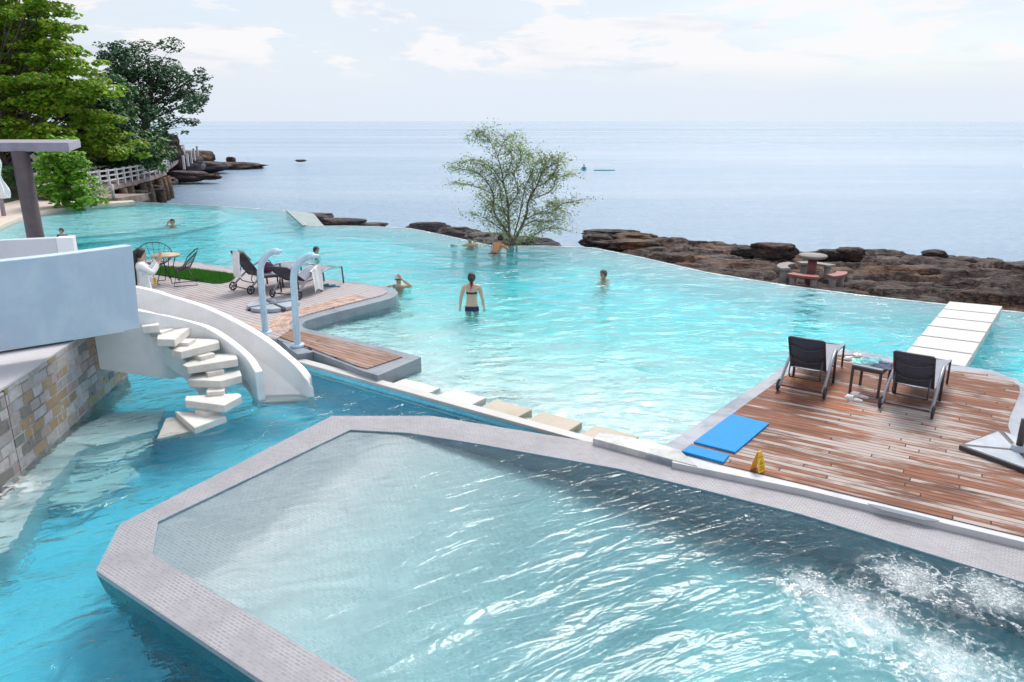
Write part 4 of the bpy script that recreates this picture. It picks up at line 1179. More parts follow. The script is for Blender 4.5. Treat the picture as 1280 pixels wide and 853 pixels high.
# thin many-stemmed tree by the pool edge
def airy(base, D):
    rng = random.Random(12)
    o = empty('slender_tree', base, 0, 'airy thin-leaved tree with many bare stems at the pool edge', 'tree')
    L = leaf_mat('feathery_leaves', [(.16, .22, .09), (.24, .33, .12), (.34, .46, .13), (.42, .50, .22)], .5, .4)
    BK = bark_mat('stem_bark', (.14, .10, .08), (.28, .21, .17))
    def C(l): return [(640 + (540 + x / 4.4875 - 640) * .93, 306 - (306 - 130 - y / 4.4875) * .90) for x, y in l]
    lines = [(C([(450, 770), (432, 640), (425, 540), (400, 420), (370, 250), (300, 110)]), .060), (C([(470, 760), (530, 620), (560, 520), (600, 420), (640, 300), (700, 250)]), .060),
             (C([(520, 640), (600, 600), (680, 590), (760, 540), (850, 515)]), .026), (C([(585, 500), (680, 450), (710, 390), (780, 355)]), .024), (C([(440, 750), (345, 610), (325, 480), (290, 380), (200, 330), (110, 330)]), .045),
             (C([(425, 730), (330, 650), (220, 600)]), .022), (C([(530, 765), (650, 690), (730, 690)]), .022), (C([(400, 420), (330, 310), (230, 255), (150, 290)]), .02), (C([(420, 560), (480, 470), (465, 350), (500, 260), (490, 170)]), .026),
             (C([(565, 510), (585, 400), (545, 260), (560, 230)]), .022), (C([(330, 165), (270, 95), (235, 103)]), .012), (C([(365, 240), (390, 150), (430, 112)]), .012), (C([(325, 470), (220, 420), (110, 400)]), .018),
             (C([(620, 360), (660, 320), (740, 260)]), .014), (C([(440, 700), (380, 560), (330, 520), (270, 480)]), .022), (C([(460, 740), (500, 600), (520, 460), (570, 330), (600, 270)]), .03), (C([(435, 640), (390, 560), (380, 440), (340, 350), (280, 300)]), .022),
             (C([(500, 690), (580, 640), (640, 650), (700, 640)]), .02), (C([(640, 570), (690, 540), (720, 560), (770, 600)]), .014), (C([(430, 690), (370, 640), (300, 560)]), .018), (C([(600, 430), (640, 400), (700, 340), (720, 300)]), .016), (C([(395, 400), (430, 320), (450, 240), (430, 200)]), .018)]
    stems = MB(); leaves = MB()
    def spray(p, d, n, size):
        d = d.normalized()
        for _ in range(n):
            q = p + d * rng.uniform(-.18, .25) + Vector((rng.gauss(0, .10), rng.gauss(0, .10), rng.gauss(0, .07)))
            s_ = size * rng.uniform(.6, 1.4)
            t = Vector((d.x + rng.gauss(0, .7), d.y + rng.gauss(0, .7), d.z * .5 + rng.gauss(-.1, .5))).normalized()
            up = Vector((rng.gauss(0, .5), rng.gauss(0, .5), 1)); b = t.cross(up).normalized()
            leaves.add([q, q + t * s_ * .5 + b * s_ * .2, q + t * s_, q + t * s_ * .5 - b * s_ * .2], [(0, 1, 2, 3)])
    dof = {}
    for i, (pl, r0) in enumerate(lines):
        dd = rng.uniform(-1.1, 1.1)
        pts = [Q(x, y, D + dd * (j / (len(pl) - 1)) * (1 if i < 2 else 1)) for j, (x, y) in enumerate(pl)]
        if i in (0, 1, 4): pts[0] = base + Vector((.06 * (i - 1.5), 0, -.05))
        pts = [p + Vector((rng.gauss(0, .03), rng.gauss(0, .05), rng.gauss(0, .03))) if 0 < j else p for j, p in enumerate(pts)]
        pts = smooth_line(pts, 5); n = len(pts)
        stems.tube(pts, [lerp(r0, .007, (j / (n - 1)) ** .7) for j in range(n)], 7)
        j0 = int(n * (.30 if r0 > .04 else .15))
        for j in range(max(1, j0), n):
            dr = (pts[j] - pts[j - 1]).normalized()
            for k_ in range(2):
                a = rng.uniform(0, 6.28); ln = rng.uniform(.22, .60)
                q = lerp(pts[j - 1], pts[j], rng.random())
                d = (Vector((math.cos(a), math.sin(a), rng.uniform(-.35, .45))) + dr * .7).normalized() * ln
                stems.tube([q, q + d * .5 + Vector((0, 0, .03)), q + d + Vector((0, 0, -.03))], [.008, .005, .003], 4, False)
                for t in (.3, .55, .78, 1.0): spray(q + d * t, d, 6, .085)
            spray(pts[j], dr, 5, .085)
    # bright growth low in the middle
    for _ in range(110):
        q = base + Vector((rng.gauss(0, .75), rng.gauss(0, .5), abs(rng.gauss(.35, .5))))
        spray(q, Vector((rng.gauss(0, 1), rng.gauss(0, 1), 1)), 9, .10)
    stems.build('stems', BK, o, True, fix=False)
    leaves.build('crown', L, o, True, fix=False)
airy(Q(641, 305, 25.0), 25.0)
# ------------------------------------------------------------------ furniture
FRAME_D = paint('dark_frame', (.055, .042, .045), .4, .2, 4)
FRAME_L = paint('mauve_frame', (.30, .29, .34), .35, .12, 4, metal=.2)
SLING = paint('charcoal_sling', (.050, .056, .085), .55, .2, 30, bump=.4)
RUB = paint('black_rubber', (.025, .022, .025), .6, .2, 8)
def make_lounger(label, top=(-.02, .93)):
    o = empty('sun_lounger', (0, 0, 0), 0, label, 'sun lounger', 'wheeled sun loungers on the decks')
    sw = .27
    # backrest
    a, b = Vector((0, .36, .36)), Vector((0, *top))
    m = MB(); nn = Vector((0, -(b - a).z, (b - a).y)).normalized()
    def bk(u, v):
        p = lerp(a, b, v); s_ = math.sin(math.pi * u) * math.sin(math.pi * v) * .03
        return p + Vector((lerp(-sw, sw, u), 0, 0)) + nn * (s_ * 1.0)
    m.grid(bk, 8, 10)
    nb = len(m.v); m.add([Vector(v) + nn * -.008 for v in m.v], [tuple(reversed(f)) for f in m.f], True)
    bo = m.build('backrest', SLING, o, fix=False)
    m = MB(); m.tube([a + Vector((-sw, 0, 0)), b + Vector((-sw, 0, 0)), b + Vector((-sw + .02, 0, .012)), b + Vector((sw - .02, 0, .012)), b + Vector((sw, 0, 0)), a + Vector((sw, 0, 0))], .017, 8)
    m.tube([a + Vector((-sw, 0, 0)), a + Vector((sw, 0, 0))], .015, 8)
    m.build('back_frame', FRAME_D, bo)
    for v in (.34, .78):
        p = lerp(a, b, v)
        m = MB(); m.tube([p + Vector((-sw, 0, 0)), p + nn * .06 + Vector((-sw * .5, 0, -.02)), p + nn * .07 + Vector((0, 0, -.03)), p + nn * .06 + Vector((sw * .5, 0, -.02)), p + Vector((sw, 0, 0))], .012, 8); m.build('slat', FRAME_D, bo)
    # seat and foot section of sling
    prof = smooth_line([Vector((0, .38, .34)), Vector((0, .62, .33)), Vector((0, .95, .39)), Vector((0, 1.2, .46)), Vector((0, 1.5, .46)), Vector((0, 1.86, .42))], 4)
    m = MB()
    def st(u, v):
        p = along(prof, v); return p + Vector((lerp(-sw, sw, u), 0, -.02 * math.sin(math.pi * u)))
    m.grid(st, 6, 20); m.add([Vector(v) + Vector((0, 0, -.008)) for v in m.v], [tuple(reversed(f)) for f in m.f], True)
    so_ = m.build('seat', paint('sky_sheen_sling', (.20, .22, .28), .5, .15, 30, bump=.4) if 'sky_sheen_sling' not in bpy.data.materials else bpy.data.materials['sky_sheen_sling'], o, fix=False)  # charcoal sling lightened: the sheen of the sky is in its colour
    for s_ in (-1, 1):
        x = s_ * (sw + .012)
        m = MB(); m.tube([p + Vector((x, 0, 0)) for p in prof], .017, 8); m.build('rail', FRAME_L, so_)
        x2 = s_ * .335
        m = MB(); m.tube(smooth_line([Vector((x2, -.03, .10)), Vector((x2, .18, .27)), Vector((x2 * .97, .48, .48)), Vector((x2 * .95, .74, .585)), Vector((x2 * .95, .86, .595))], 4), .024, 8); m.build('side_frame', FRAME_L, o)
        m = MB(); m.tube([Vector((x2 * .95, .86, .60)), Vector((x2 * .97, .90, 0))], .022, 8); m.build('leg', FRAME_D, o)
        m = MB(); m.tube([Vector((x, 1.86, .43)), Vector((x, 1.90, 0))], .018, 8); m.build('leg', FRAME_D, o)
        wo2 = empty('wheel', (s_ * .36, 0, .105)); wo2.parent = o
        m = MB(); m.tube([(0, .088 * math.cos(t * .2618), .088 * math.sin(t * .2618)) for t in range(24)], .017, 8, closed=True); m.build('tyre', RUB, wo2)
        m = MB(); m.tube([(-.022, 0, 0), (.022, 0, 0)], .026, 10)
        for k_ in range(5):
            an = k_ * 1.2566; m.bar((0, 0, 0), (0, .085 * math.cos(an), .085 * math.sin(an)), .02, .016, (1, 0, 0))
        m.build('rim', FRAME_D, wo2)
        m = MB(); m.tube([Vector((s_ * (sw - .03), .20, .62)), Vector((s_ * (sw - .03), .12, .30)), Vector((s_ * (sw - .03), .18, .22))], .011, 6); m.build('back_strut', FRAME_D, o)
    m = MB(); m.tube([(-.36, 0, .105), (.36, 0, .105)], .013, 8); m.build('axle', FRAME_D, o)
    m = MB(); m.tube([(-(sw - .03), .18, .22), (sw - .03, .18, .22)], .012, 8); m.build('stretcher', FRAME_D, o)
    m = MB(); m.tube([(-.32, .88, .30), (.32, .88, .30)], .013, 8); m.build('stretcher', FRAME_D, o)
    m = MB(); m.tube([(-sw, 1.87, .40), (sw, 1.87, .40)], .013, 8); m.build('stretcher', FRAME_D, o)
    return o
lb = ['dark mesh lounger on the wet deck, nearest the blue mats', 'dark mesh lounger on the wet deck, nearest the footbridge', 'reclined lounger with a white towel over its back, beside the lawn', 'lounger on the pale deck behind the two curved spouts']
def place2(o, wl_, wr_, sc=None):
    x = (wr_ - wl_); o.location = lerp(wl_, wr_, .5); o.rotation_euler.z = math.atan2(x.y, x.x)
    s_ = sc or max(.9, min(1.12, x.length / .72)); o.scale = (s_, s_, s_)
zf = ZD + .006
l1 = make_lounger(lb[0]); place2(l1, P(973, 488.5, zf), P(1029, 499, zf))
l2 = copy_tree(l1); l2['label'] = lb[1]; place2(l2, P(1101, 510.5, zf), P(1163, 523.5, zf))
l3 = copy_tree(l1); l3['label'] = lb[2]; place2(l3, P(292, 363, ZD), P(314, 368.3, ZD), 1.0)
l4 = make_lounger(lb[3], (-.20, .74))
u4 = Vector((.35, .94, 0)).normalized(); r4 = Vector((u4.y, -u4.x, 0))
wl4 = P(341, 372, ZD)
place2(l4, wl4, wl4 + r4 * .72, 1.0)
bpy.context.view_layer.update()

def side_table(label, c, rz, L, W, H):
    o = empty('side_table', c, rz, label, 'side table', 'small dark side tables')
    m = MB(); m.box((0, 0, H - .012), (L, W, .024)); m.build('tabletop', paint('grey_top', (.20, .22, .26), .3, .15, 6) if 'grey_top' not in bpy.data.materials else bpy.data.materials['grey_top'], o, bevel=.004)
    m = MB()
    for s_ in (-1, 1): m.box((0, s_ * (W / 2 - .017), H - .05), (L - .07, .03, .05)); m.box((s_ * (L / 2 - .017), 0, H - .05), (.03, W - .07, .05))
    m.build('apron', FRAME_D, o)
    for sx in (-1, 1):
        for sy in (-1, 1):
            m = MB(); m.box((sx * (L / 2 - .017), sy * (W / 2 - .017), (H - .026) / 2), (.034, .034, H - .026)); m.build('leg', FRAME_D, o, bevel=.004)
    return o
fl_, fr_ = P(1061.5, 491, zf), P(1096.5, 499, zf)
tv = fr_ - fl_; tvn = Vector((-tv.y, tv.x, 0)).normalized()
tc_ = lerp(fl_, fr_, .5) + tvn * .24
st1 = side_table('low dark side table with towels on it between the two right loungers', tc_, math.atan2(tv.y, tv.x), tv.length + .03, .48, .44)
tl = P(335, 366, ZD)
st2 = side_table('low dark side table between the two loungers on the pale deck', tl + Vector((.0, .15, 0)), .45, .48, .48, .44)

# towels
CLOTH_W = paint('white_terry', (.82, .82, .83), .9, .06, 12, bump=.5)
CLOTH_B = paint('aqua_terry', (.22, .52, .58), .9, .25, 9, bump=.5)
CLOTH_G = paint('slate_cloth', (.09, .11, .17), .9, .25, 9, bump=.5)
def heap(name, label, c, rx, ry, h, mat_, seed, rz=0):
    m = MB()
    def f(u, v):
        x, y = lerp(-1, 1, u), lerp(-1, 1, v)
        e = max(0, 1 - max(abs(x), abs(y)) ** 4)
        hh = h * e * (.55 + .8 * mnoise.noise((x * 2.2 + seed, y * 2.2, seed)) + .3 * mnoise.noise((x * 5 + seed, y * 5, 2)))
        j = 1 + .18 * mnoise.noise((x * 1.5, y * 1.5, seed + 5))
        return Vector((x * rx * j, y * ry * j, max(.003, hh)))
    m.grid(f, 26, 22)
    o = m.build(name, mat_, fix=False); o.location = c; o.rotation_euler.z = rz
    return tag(o, label, 'towel')
tt = tc_ + Vector((0, 0, .442)); tr_ = math.atan2(tv.y, tv.x); tx = tv.normalized()
heap('towel', 'rumpled aqua towel on the table between the right loungers', tt - tx * .03 + tvn * .04, .16, .15, .075, CLOTH_B, 3, tr_ + .2)
heap('towel', 'dark slate cloth crumpled on the right half of the same table', tt + tx * .15 - tvn * .02, .13, .14, .05, CLOTH_G, 8, tr_)
heap('towel', 'small mint cloth at the left corner of that towel table', tt - tx * .19 - tvn * .06, .075, .11, .03, paint('mint_terry', (.25, .66, .58), .9, .2, 9), 5, tr_)
def drape(name, label, base_obj, pts_fn):
    m = MB(); m.grid(pts_fn, 12, 22)
    nv = list(m.v); m.add([Vector(v) + Vector((0, .003, -.012)) for v in nv], [tuple(reversed(f)) for f in m.f], True)
    mw = base_obj.matrix_world
    m.v = [tuple(mw @ Vector(v)) for v in m.v]
    o = m.build(name, CLOTH_W, fix=False)
    c = Vector(m.v[0]); me = o.data
    for v in me.vertices: v.co -= c
    o.location = c
    return tag(o, label, 'towel')
def over_back(u, v):
    x = lerp(-.13, .16, u); t = v * 1.15
    w_ = .012 * math.sin(u * 11 + v * 4)
    if t < .45: s_ = 1 - t / .45; return Vector((x, .0 + .40 * .9 * (1 - s_) * .55 + .05 + w_, .96 - .47 * (1 - s_) * .55 + .02))
    s_ = (t - .45) / .7
    return Vector((x + .02 * s_, -.06 - .05 * math.sin(s_ * 2.5) + w_, .985 - .60 * s_))
drape('towel', 'white towel hung over the back of the lounger beside the lawn', l3, over_back)
def over_arm(u, v):
    y = lerp(.52, .84, u); t = v * 2 - 1; w_ = .014 * math.sin(u * 12 + v * 3)
    zt = .52 + .12 * (y - .52) / .34
    if t < 0: return Vector((.32 + .045 * t - .02, y, zt + .03 + .18 * t))
    return Vector((.345 + .05 * math.sin(t * 1.6) + w_, y + .03 * t, zt + .03 - .52 * t * (1 - .12 * math.sin(u * 5))))
drape('towel', 'white towel hanging down the near arm of the lounger behind the spouts', l4, over_arm)
# purple bag on the left side table
bag = empty('beach_bag', st2.location + Vector((-.02, .03, .442)), .4, 'small dark purple bag on the side table between the left loungers', 'bag')
m = MB(); m.ball((0, 0, .12), (.15, .09, .13), 18, 12, lambda v: Vector((v.x, v.y, max(v.z, .002)))); m.build('body', paint('purple_fabric', (.10, .02, .09), .8, .3, 8), bag)
m = MB(); m.tube([(.09 * math.cos(t), .0, .20 + .10 * math.sin(t)) for t in [math.pi * i / 8 for i in range(9)]], .012, 6); m.build('handle', FRAME_D, bag)

# sandals and shoes
SH_W = paint('white_sandal', (.80, .78, .77), .6, .08, 20)
SH_B = paint('blue_sandal', (.12, .28, .42), .6, .2, 20)
def sandal(c, rz, mat_, label, group):
    o = empty('sandal', c, rz, label, 'sandal', group)
    out = [(.045 * math.cos(t) * (1 + .18 * math.sin(t)), .13 * math.sin(t)) for t in [2 * math.pi * i / 20 for i in range(20)]]
    m = MB(); m.prism(out, .0, .028); m.build('sole', mat_, o, bevel=.006)
    m = MB(); m.grid(lambda a, b: Vector((.047 * math.cos(math.pi * a), lerp(.0, .10, b) , .024 + (.045 - .012 * b) * math.sin(math.pi * a))), 10, 5)
    m.build('strap', mat_, o, fix=False)
    return o
c1, c2 = P(1067, 500, zf), P(1074, 496, zf)
sandal(c1, .75, SH_W, 'nearer sandal of the white pair on the wet boards in front of the towel table', 'white sandals in front of the table')
sandal(c2, .80, SH_W, 'farther sandal of the white pair on the wet boards in front of the towel table', 'white sandals in front of the table')
sandal(P(1064, 450.5, zf), 1.3, SH_W, 'white shoe lying nearer, beyond the towel table by the left lounger foot', 'white shoes behind the table')
sandal(P(1071, 446, zf), 2.2, SH_W, 'white shoe lying farther, beyond the towel table by the left lounger foot', 'white shoes behind the table')
sandal(P(410, 358.3, ZD), 1.2, SH_B, 'blue sandal left of the foot legs of the lounger behind the spouts', 'blue sandals on the pale deck')
sandal(P(419, 358.8, ZD), 1.5, SH_B, 'blue sandal right of the foot legs of the lounger behind the spouts', 'blue sandals on the pale deck')

# blue mats
MATB = paint('blue_mat', (.003, .25, .62), .75, .06, 25, bump=.5)
def mat_(pts, label):
    q = [P(x, y, zf + .03) for x, y in pts]; c = sum(q, Vector()) / 4; c.z = zf
    m = MB(); m.prism([(a.x - c.x, a.y - c.y) for a in q], .001, .028)
    o = m.build('floor_mat', MATB, bevel=.006); o.location = c
    tag(o, label, 'mat', 'blue mats on the wet deck')
mat_([(867, 552), (915, 517), (961.5, 529), (919, 565)], 'larger bright blue mat on the wet boards')
mat_([(852, 563.5), (863, 556), (912, 568), (904.5, 577.5)], 'smaller bright blue mat next to the white kerb')

# wet floor sign
YEL = paint('yellow_plastic', (.78, .46, .02), .35, .08, 6)
sc_ = P(947, 588, ZD + .01)
sg = empty('wet_floor_sign', sc_, 0, 'yellow folding caution sign standing on the boards by the kerb', 'sign')
ang = R(35)
rotz = Matrix.Rotation(ang, 3, 'Z')
sg.rotation_euler.z = ang; sg.scale = (.46, .46, .42)
def board_(sy):
    m = MB()
    hw0, hw1, hh = .13, .075, .56
    y0, y1 = sy * .13, sy * .012
    t = .012
    out = [(-hw0, 0), (hw0, 0), (hw0 - .012, hh * .5), (hw1, hh * .93), (hw1 - .03, hh), (-hw1 + .03, hh), (-hw1, hh * .93), (-hw0 + .012, hh * .5)]
    f = [Vector((x, lerp(y0, y1, z_ / hh) + sy * t / 2, z_)) for x, z_ in out]; b2 = [Vector((x, lerp(y0, y1, z_ / hh) - sy * t / 2, z_)) for x, z_ in out]
    n = len(out)
    m.add(f + b2, [tuple(range(n)), tuple(range(2 * n - 1, n - 1, -1))] + [(i, n + i, n + (i + 1) % n, (i + 1) % n) for i in range(n)])
    return m.build('panel', YEL, sg, bevel=.003)
pf = board_(-1); board_(1)
m = MB(); m.tube([(-.07, 0, .55), (.07, 0, .55)], .016, 8); m.build('hinge', YEL, sg)
INK = paint('black_ink', (.02, .02, .02), .5, .1, 5)
tilt = math.atan2(.118, .56)
def onface(x, z_, d=.0075):
    return Vector((x, lerp(-.13, -.012, z_ / .56) - d, z_))
def text(s, x, z_, size, parent):
    cu = bpy.data.curves.new('lettering', 'FONT'); cu.body = s; cu.size = size; cu.align_x = 'CENTER'; cu.extrude = .0008
    t0 = bpy.data.objects.new('lettering', cu); col.objects.link(t0)
    me = bpy.data.meshes.new_from_object(t0.evaluated_get(bpy.context.evaluated_depsgraph_get())); bpy.data.objects.remove(t0)
    me.materials.clear(); me.materials.append(INK)
    t = bpy.data.objects.new('lettering', me); col.objects.link(t); t.parent = parent
    t.location = onface(x, z_); t.rotation_euler = (R(90) - tilt, 0, 0)
text('CAUTION', 0, .40, .042, pf); text('WET', 0, .12, .06, pf); text('FLOOR', 0, .065, .055, pf)
m = MB(); tri = [(-.06, .22), (.06, .22), (0, .33)]; tin = [(-.035, .235), (.035, .235), (0, .30)]
v_ = [onface(x, z_) for x, z_ in tri] + [onface(x, z_) for x, z_ in tin]
m.add(v_, [(0, 1, 4, 3), (1, 2, 5, 4), (2, 0, 3, 5)]); m.build('symbol', INK, pf)

# wet puddle on the kerb
PUD = NT('puddle'); PUDM = PUD.done(PUD.bsdf((.20, .23, .28), .06, 0, None, .5))
pc = P(1128, 641.5, ZD + .012)
m = MB(); aw = al.normalized(); an_ = Vector((-aw.y, aw.x, 0))
m.sheet([pc + aw * (.30 * math.cos(t)) * (1 + .2 * math.sin(3 * t)) + an_ * (.055 * math.sin(t)) * (1 + .3 * math.cos(2 * t)) for t in [2 * math.pi * i / 28 for i in range(28)]], ZD + .013)
tag(m.build('puddle', PUDM), kind='structure')
# parasol foot on the right
GP = paint('grey_ballast', (.36, .40, .46), .5, .15, 4)
q = [P(1220, 564, zf), P(1272, 553, zf), P(1278, 585, zf)]
pcn = P(1272, 569, zf)
pf_ = empty('parasol_base', pcn, 0, 'parasol foot of dark bars and grey slabs at the right edge of the wet deck', 'parasol base')
m = MB()
arms = []
for k_ in range(4):
    an = math.atan2((q[0] - pcn).y, (q[0] - pcn).x) + k_ * math.pi / 2
    arms.append(Vector((math.cos(an), math.sin(an), 0)) * .62)
for a in arms: m.bar(Vector((0, 0, .035)), a + Vector((0, 0, .035)), .05, .05)
m.build('cross_frame', FRAME_D, pf_, bevel=.005)
for i in range(4):
    a, b = arms[i], arms[(i + 1) % 4]
    c = (a + b) * .04
    m = MB(); m.prism([c, a * .93 + b * .05, b * .93 + a * .05], .008, .065); m.build('slab', GP, pf_, bevel=.008)
    m = MB(); m.bar(a + Vector((0, 0, .03)), b + Vector((0, 0, .03)), .03, .05); m.build('edge_bar', FRAME_D, pf_)
m = MB(); m.tube([(0, 0, .02), (0, 0, .11)], .085, 18); m.tube([(0, 0, .10), (0, 0, .13)], [.085, .055], 18); m.tube([(.07, 0, .10), (.16, .02, .11)], .014, 6); m.build('socket', GP, pf_)
m = MB(); m.tube([(0, 0, .06), (0, 0, .46)], .040, 16); m.build('pole', FRAME_D, pf_)
# parasol foot on the left
pl_ = P(342, 384, ZD)
pf2 = empty('parasol_base', pl_, R(20), 'grey slab parasol foot lying on the pale deck beside the curved spouts', 'parasol base')
for k_ in range(4):
    an = k_ * math.pi / 2 + R(20)
    a = Vector((math.cos(an), math.sin(an), 0)); b = Vector((-a.y, a.x, 0))
    m = MB(); m.prism([(a + b) * .035, a * .52 + b * .05, a * .50 + b * .22, a * .22 + b * .50, b * .52 + a * .05], .008, .085); m.build('slab', GP, pf2, bevel=.012)
    m = MB(); m.bar((0, 0, .03), a * .56 + Vector((0, 0, .03)), .045, .045); m.build('frame_bar', FRAME_D, pf2)
m = MB(); m.tube([(0, 0, .02), (0, 0, .16)], .05, 14); m.build('socket', GP, pf2)

# wire chairs and table on the lawn edge
WIRE = paint('black_wire', (.02, .02, .022), .4, .1, 5)
def wire_chair(label):
    o = empty('wire_chair', (0, 0, 0), 0, label, 'chair', 'black wire chairs by the lawn')
    hoop = [Vector((.40 * math.cos(t), -.10 - .12 * math.sin(t) - .16 * max(0, math.sin(t)), .60 + .26 * math.sin(t))) for t in [2 * math.pi * i / 32 for i in range(32)]]
    ring = [Vector((.17 * math.cos(t), .02 - .17 * math.sin(t), .40)) for t in [2 * math.pi * i / 32 for i in range(32)]]
    m = MB(); m.tube(hoop, .013, 6, closed=True); sh_ = m.build('shell_hoop', WIRE, o)
    m = MB(); m.tube(ring, .010, 6, closed=True)
    for i in range(0, 32, 2): m.tube([hoop[i], lerp(hoop[i], ring[i], .55) + Vector((0, 0, -.03)), ring[i]], .0055, 4, False)
    for s_ in (.33, .66): m.tube([lerp(hoop[i], ring[i], s_) + Vector((0, 0, -.03)) for i in range(32)], .005, 4, closed=True)
    m.build('wire_shell', WIRE, o)
    m = MB()
    for t in [i / 8 for i in range(9)]: m.tube([Vector((lerp(-.16, .16, t), -.15 * math.sqrt(max(0, 1 - (lerp(-1, 1, t) * .94) ** 2)) + .02, .40)), Vector((lerp(-.16, .16, t), .15 * math.sqrt(max(0, 1 - (lerp(-1, 1, t) * .94) ** 2)) + .02, .40))], .005, 4, False)
    m.build('seat', WIRE, o)
    for s_ in (-1, 1):
        m = MB(); m.tube([(s_ * .16, .14, .40), (s_ * .25, .25, .012), (s_ * .25, -.28, .012), (s_ * .16, -.10, .40)], .011, 6); m.build('leg', WIRE, o)
    return o
ch = wire_chair('black wire chair nearer the lounger, right of the round lawn table'); ch.location = P(232, 355.5, ZD); ch.rotation_euler.z = R(112)
ch2 = copy_tree(ch); ch2['label'] = 'black wire chair beyond the round lawn table, nearest the woman in white'; ch2.location = P(198, 347.5, ZD); ch2.rotation_euler.z = R(-150)
lt = P(211, 353, ZD)
tb = empty('lawn_table', lt, .3, 'small round wooden table on black wire legs between the wire chairs', 'table')
m = MB(); m.tube([(0, 0, .66), (0, 0, .69)], .34, 28); m.build('tabletop', paint('pale_wood', (.50, .33, .22), .5, .2, 6), tb)
for k_ in range(4):
    an = k_ * 1.5708 + .4; d = Vector((math.cos(an), math.sin(an), 0)); e_ = Vector((-d.y, d.x, 0))
    m = MB(); m.tube([d * .24 + Vector((0, 0, .66)), d * .14 + Vector((0, 0, .35)), d * .27 + Vector((0, 0, .012)), d * .27 + e_ * .2 + Vector((0, 0, .012))], .010, 6); m.build('leg', WIRE, tb)

# round stone picnic set on the shelf
CON = plaster_mat('picnic_concrete', (.29, .26, .255), (.19, .17, .165), .8, .8)
REDC = plaster_mat('red_painted_concrete', (.30, .085, .07), (.24, .16, .15), .6, .8)
def shelf_z(x, y):
    best = None
    me = bpy.data.objects['rocky_shore'].data
    zz = [v.co.z for v in me.vertices if (v.co.x - x) ** 2 + (v.co.y - y) ** 2 < .09]
    return sum(zz) / len(zz) if zz else -.6
pt = Q(1013, 350, 22.3)
gz = shelf_z(pt.x, pt.y)
ptb = empty('picnic_table', (pt.x, pt.y, gz), 0, 'round grey concrete table on a red column out on the rocks', 'table')
th_ = Q(1013, 318.5, 22.3).z - gz
m = MB(); m.tube([(0, 0, th_ - .10), (0, 0, th_ - .03), (0, 0, th_)], [.36, .42, .39], 32); m.build('tabletop', CON, ptb)
m = MB(); m.tube([(0, 0, -.2), (0, 0, .25), (0, 0, th_ - .1)], [.20, .14, .13], 16); m.build('column', paint('red_column', (.16, .05, .055), .7, .3, 4), ptb)
def bench(a0_, a1_, rad, top_m, hh, label):
    am = (a0_ + a1_) / 2
    c = Vector((pt.x + rad * math.cos(R(am)), pt.y + rad * math.sin(R(am)), 0)); c.z = shelf_z(c.x, c.y)
    o = empty('curved_bench', c, 0, label, 'bench', 'curved benches round the picnic table')
    z1 = gz + hh
    A = [R(lerp(a0_, a1_, i / 14)) for i in range(15)]
    m = MB(); m.prism([(pt.x + (rad - .16) * math.cos(a), pt.y + (rad - .16) * math.sin(a)) for a in A] + [(pt.x + (rad + .16) * math.cos(a), pt.y + (rad + .16) * math.sin(a)) for a in reversed(A)], z1 - .08, z1)
    m.build('seat', top_m, o, True, .015)
    for a in (A[2], A[12]):
        x, y = pt.x + rad * math.cos(a), pt.y + rad * math.sin(a); gz2 = shelf_z(x, y) - .12
        m = MB(); m.tube([(x, y, gz2), (x, y, lerp(gz2, z1, .5)), (x, y, z1 - .08)], [.14, .09, .11], 12); m.build('foot', CON, o, True)
bench(205, 262, .85, REDC, .36, 'red topped curved bench nearest the pool, in front of the concrete table')
bench(285, 345, .85, REDC, .38, 'shorter red curved bench at the right end of the picnic set')
bench(112, 190, .85, CON, .46, 'pale grey curved bench on the left of the concrete table')
bench(25, 95, .85, CON, .46, 'grey curved bench behind the concrete table')
# ------------------------------------------------------------------ people
def skin_mat(name, c):
    k = NT(name); n = k.noise(k.pos(True), 9, 4, .6)
    return k.done(k.bsdf(k.mix(n, tuple(x * .85 for x in c), tuple(min(1, x * 1.1) for x in c)), .45, 0, None, .4))
SK_FAIR = skin_mat('skin_fair', (.58, .38, .27)); SK_TAN = skin_mat('skin_tan', (.55, .27, .15)); SK_OR = skin_mat('skin_sunburnt', (.62, .26, .12)); SK_MID = skin_mat('skin_light_tan', (.52, .33, .22))
HAIR = paint('black_hair', (.012, .010, .012), .4, .3, 40, bump=.6)
GREYH = paint('grey_hair', (.08, .07, .07), .5, .3, 40)
EYE = paint('eye_dark', (.015, .012, .012), .2, .1, 5)
LIP = paint('lip', (.30, .09, .08), .5, .1, 5)
def V(*a): return Vector(a)
def skin_mesh(name, verts, edges, radii, mat_, parent, lv=2):
    me = bpy.data.meshes.new(name); me.from_pydata(verts, edges, [])
    ob = bpy.data.objects.new(name, me); col.objects.link(ob)
    sm_ = ob.modifiers.new('skin', 'SKIN'); sm_.use_smooth_shade = True
    for i, r in enumerate(radii):
        d = me.skin_vertices[0].data[i]; d.radius = (r, r) if not isinstance(r, tuple) else r; d.use_root = (i == 0)
    ss = ob.modifiers.new('sub', 'SUBSURF'); ss.levels = lv; ss.render_levels = lv
    dg = bpy.context.evaluated_depsgraph_get()
    me2 = bpy.data.meshes.new_from_object(ob.evaluated_get(dg))
    bpy.data.objects.remove(ob); bpy.data.meshes.remove(me)
    for p_ in me2.polygons: p_.use_smooth = True
    me2.name = name; me2.materials.clear(); me2.materials.append(mat_)
    o = bpy.data.objects.new(name, me2); col.objects.link(o); o.parent = parent
    return o
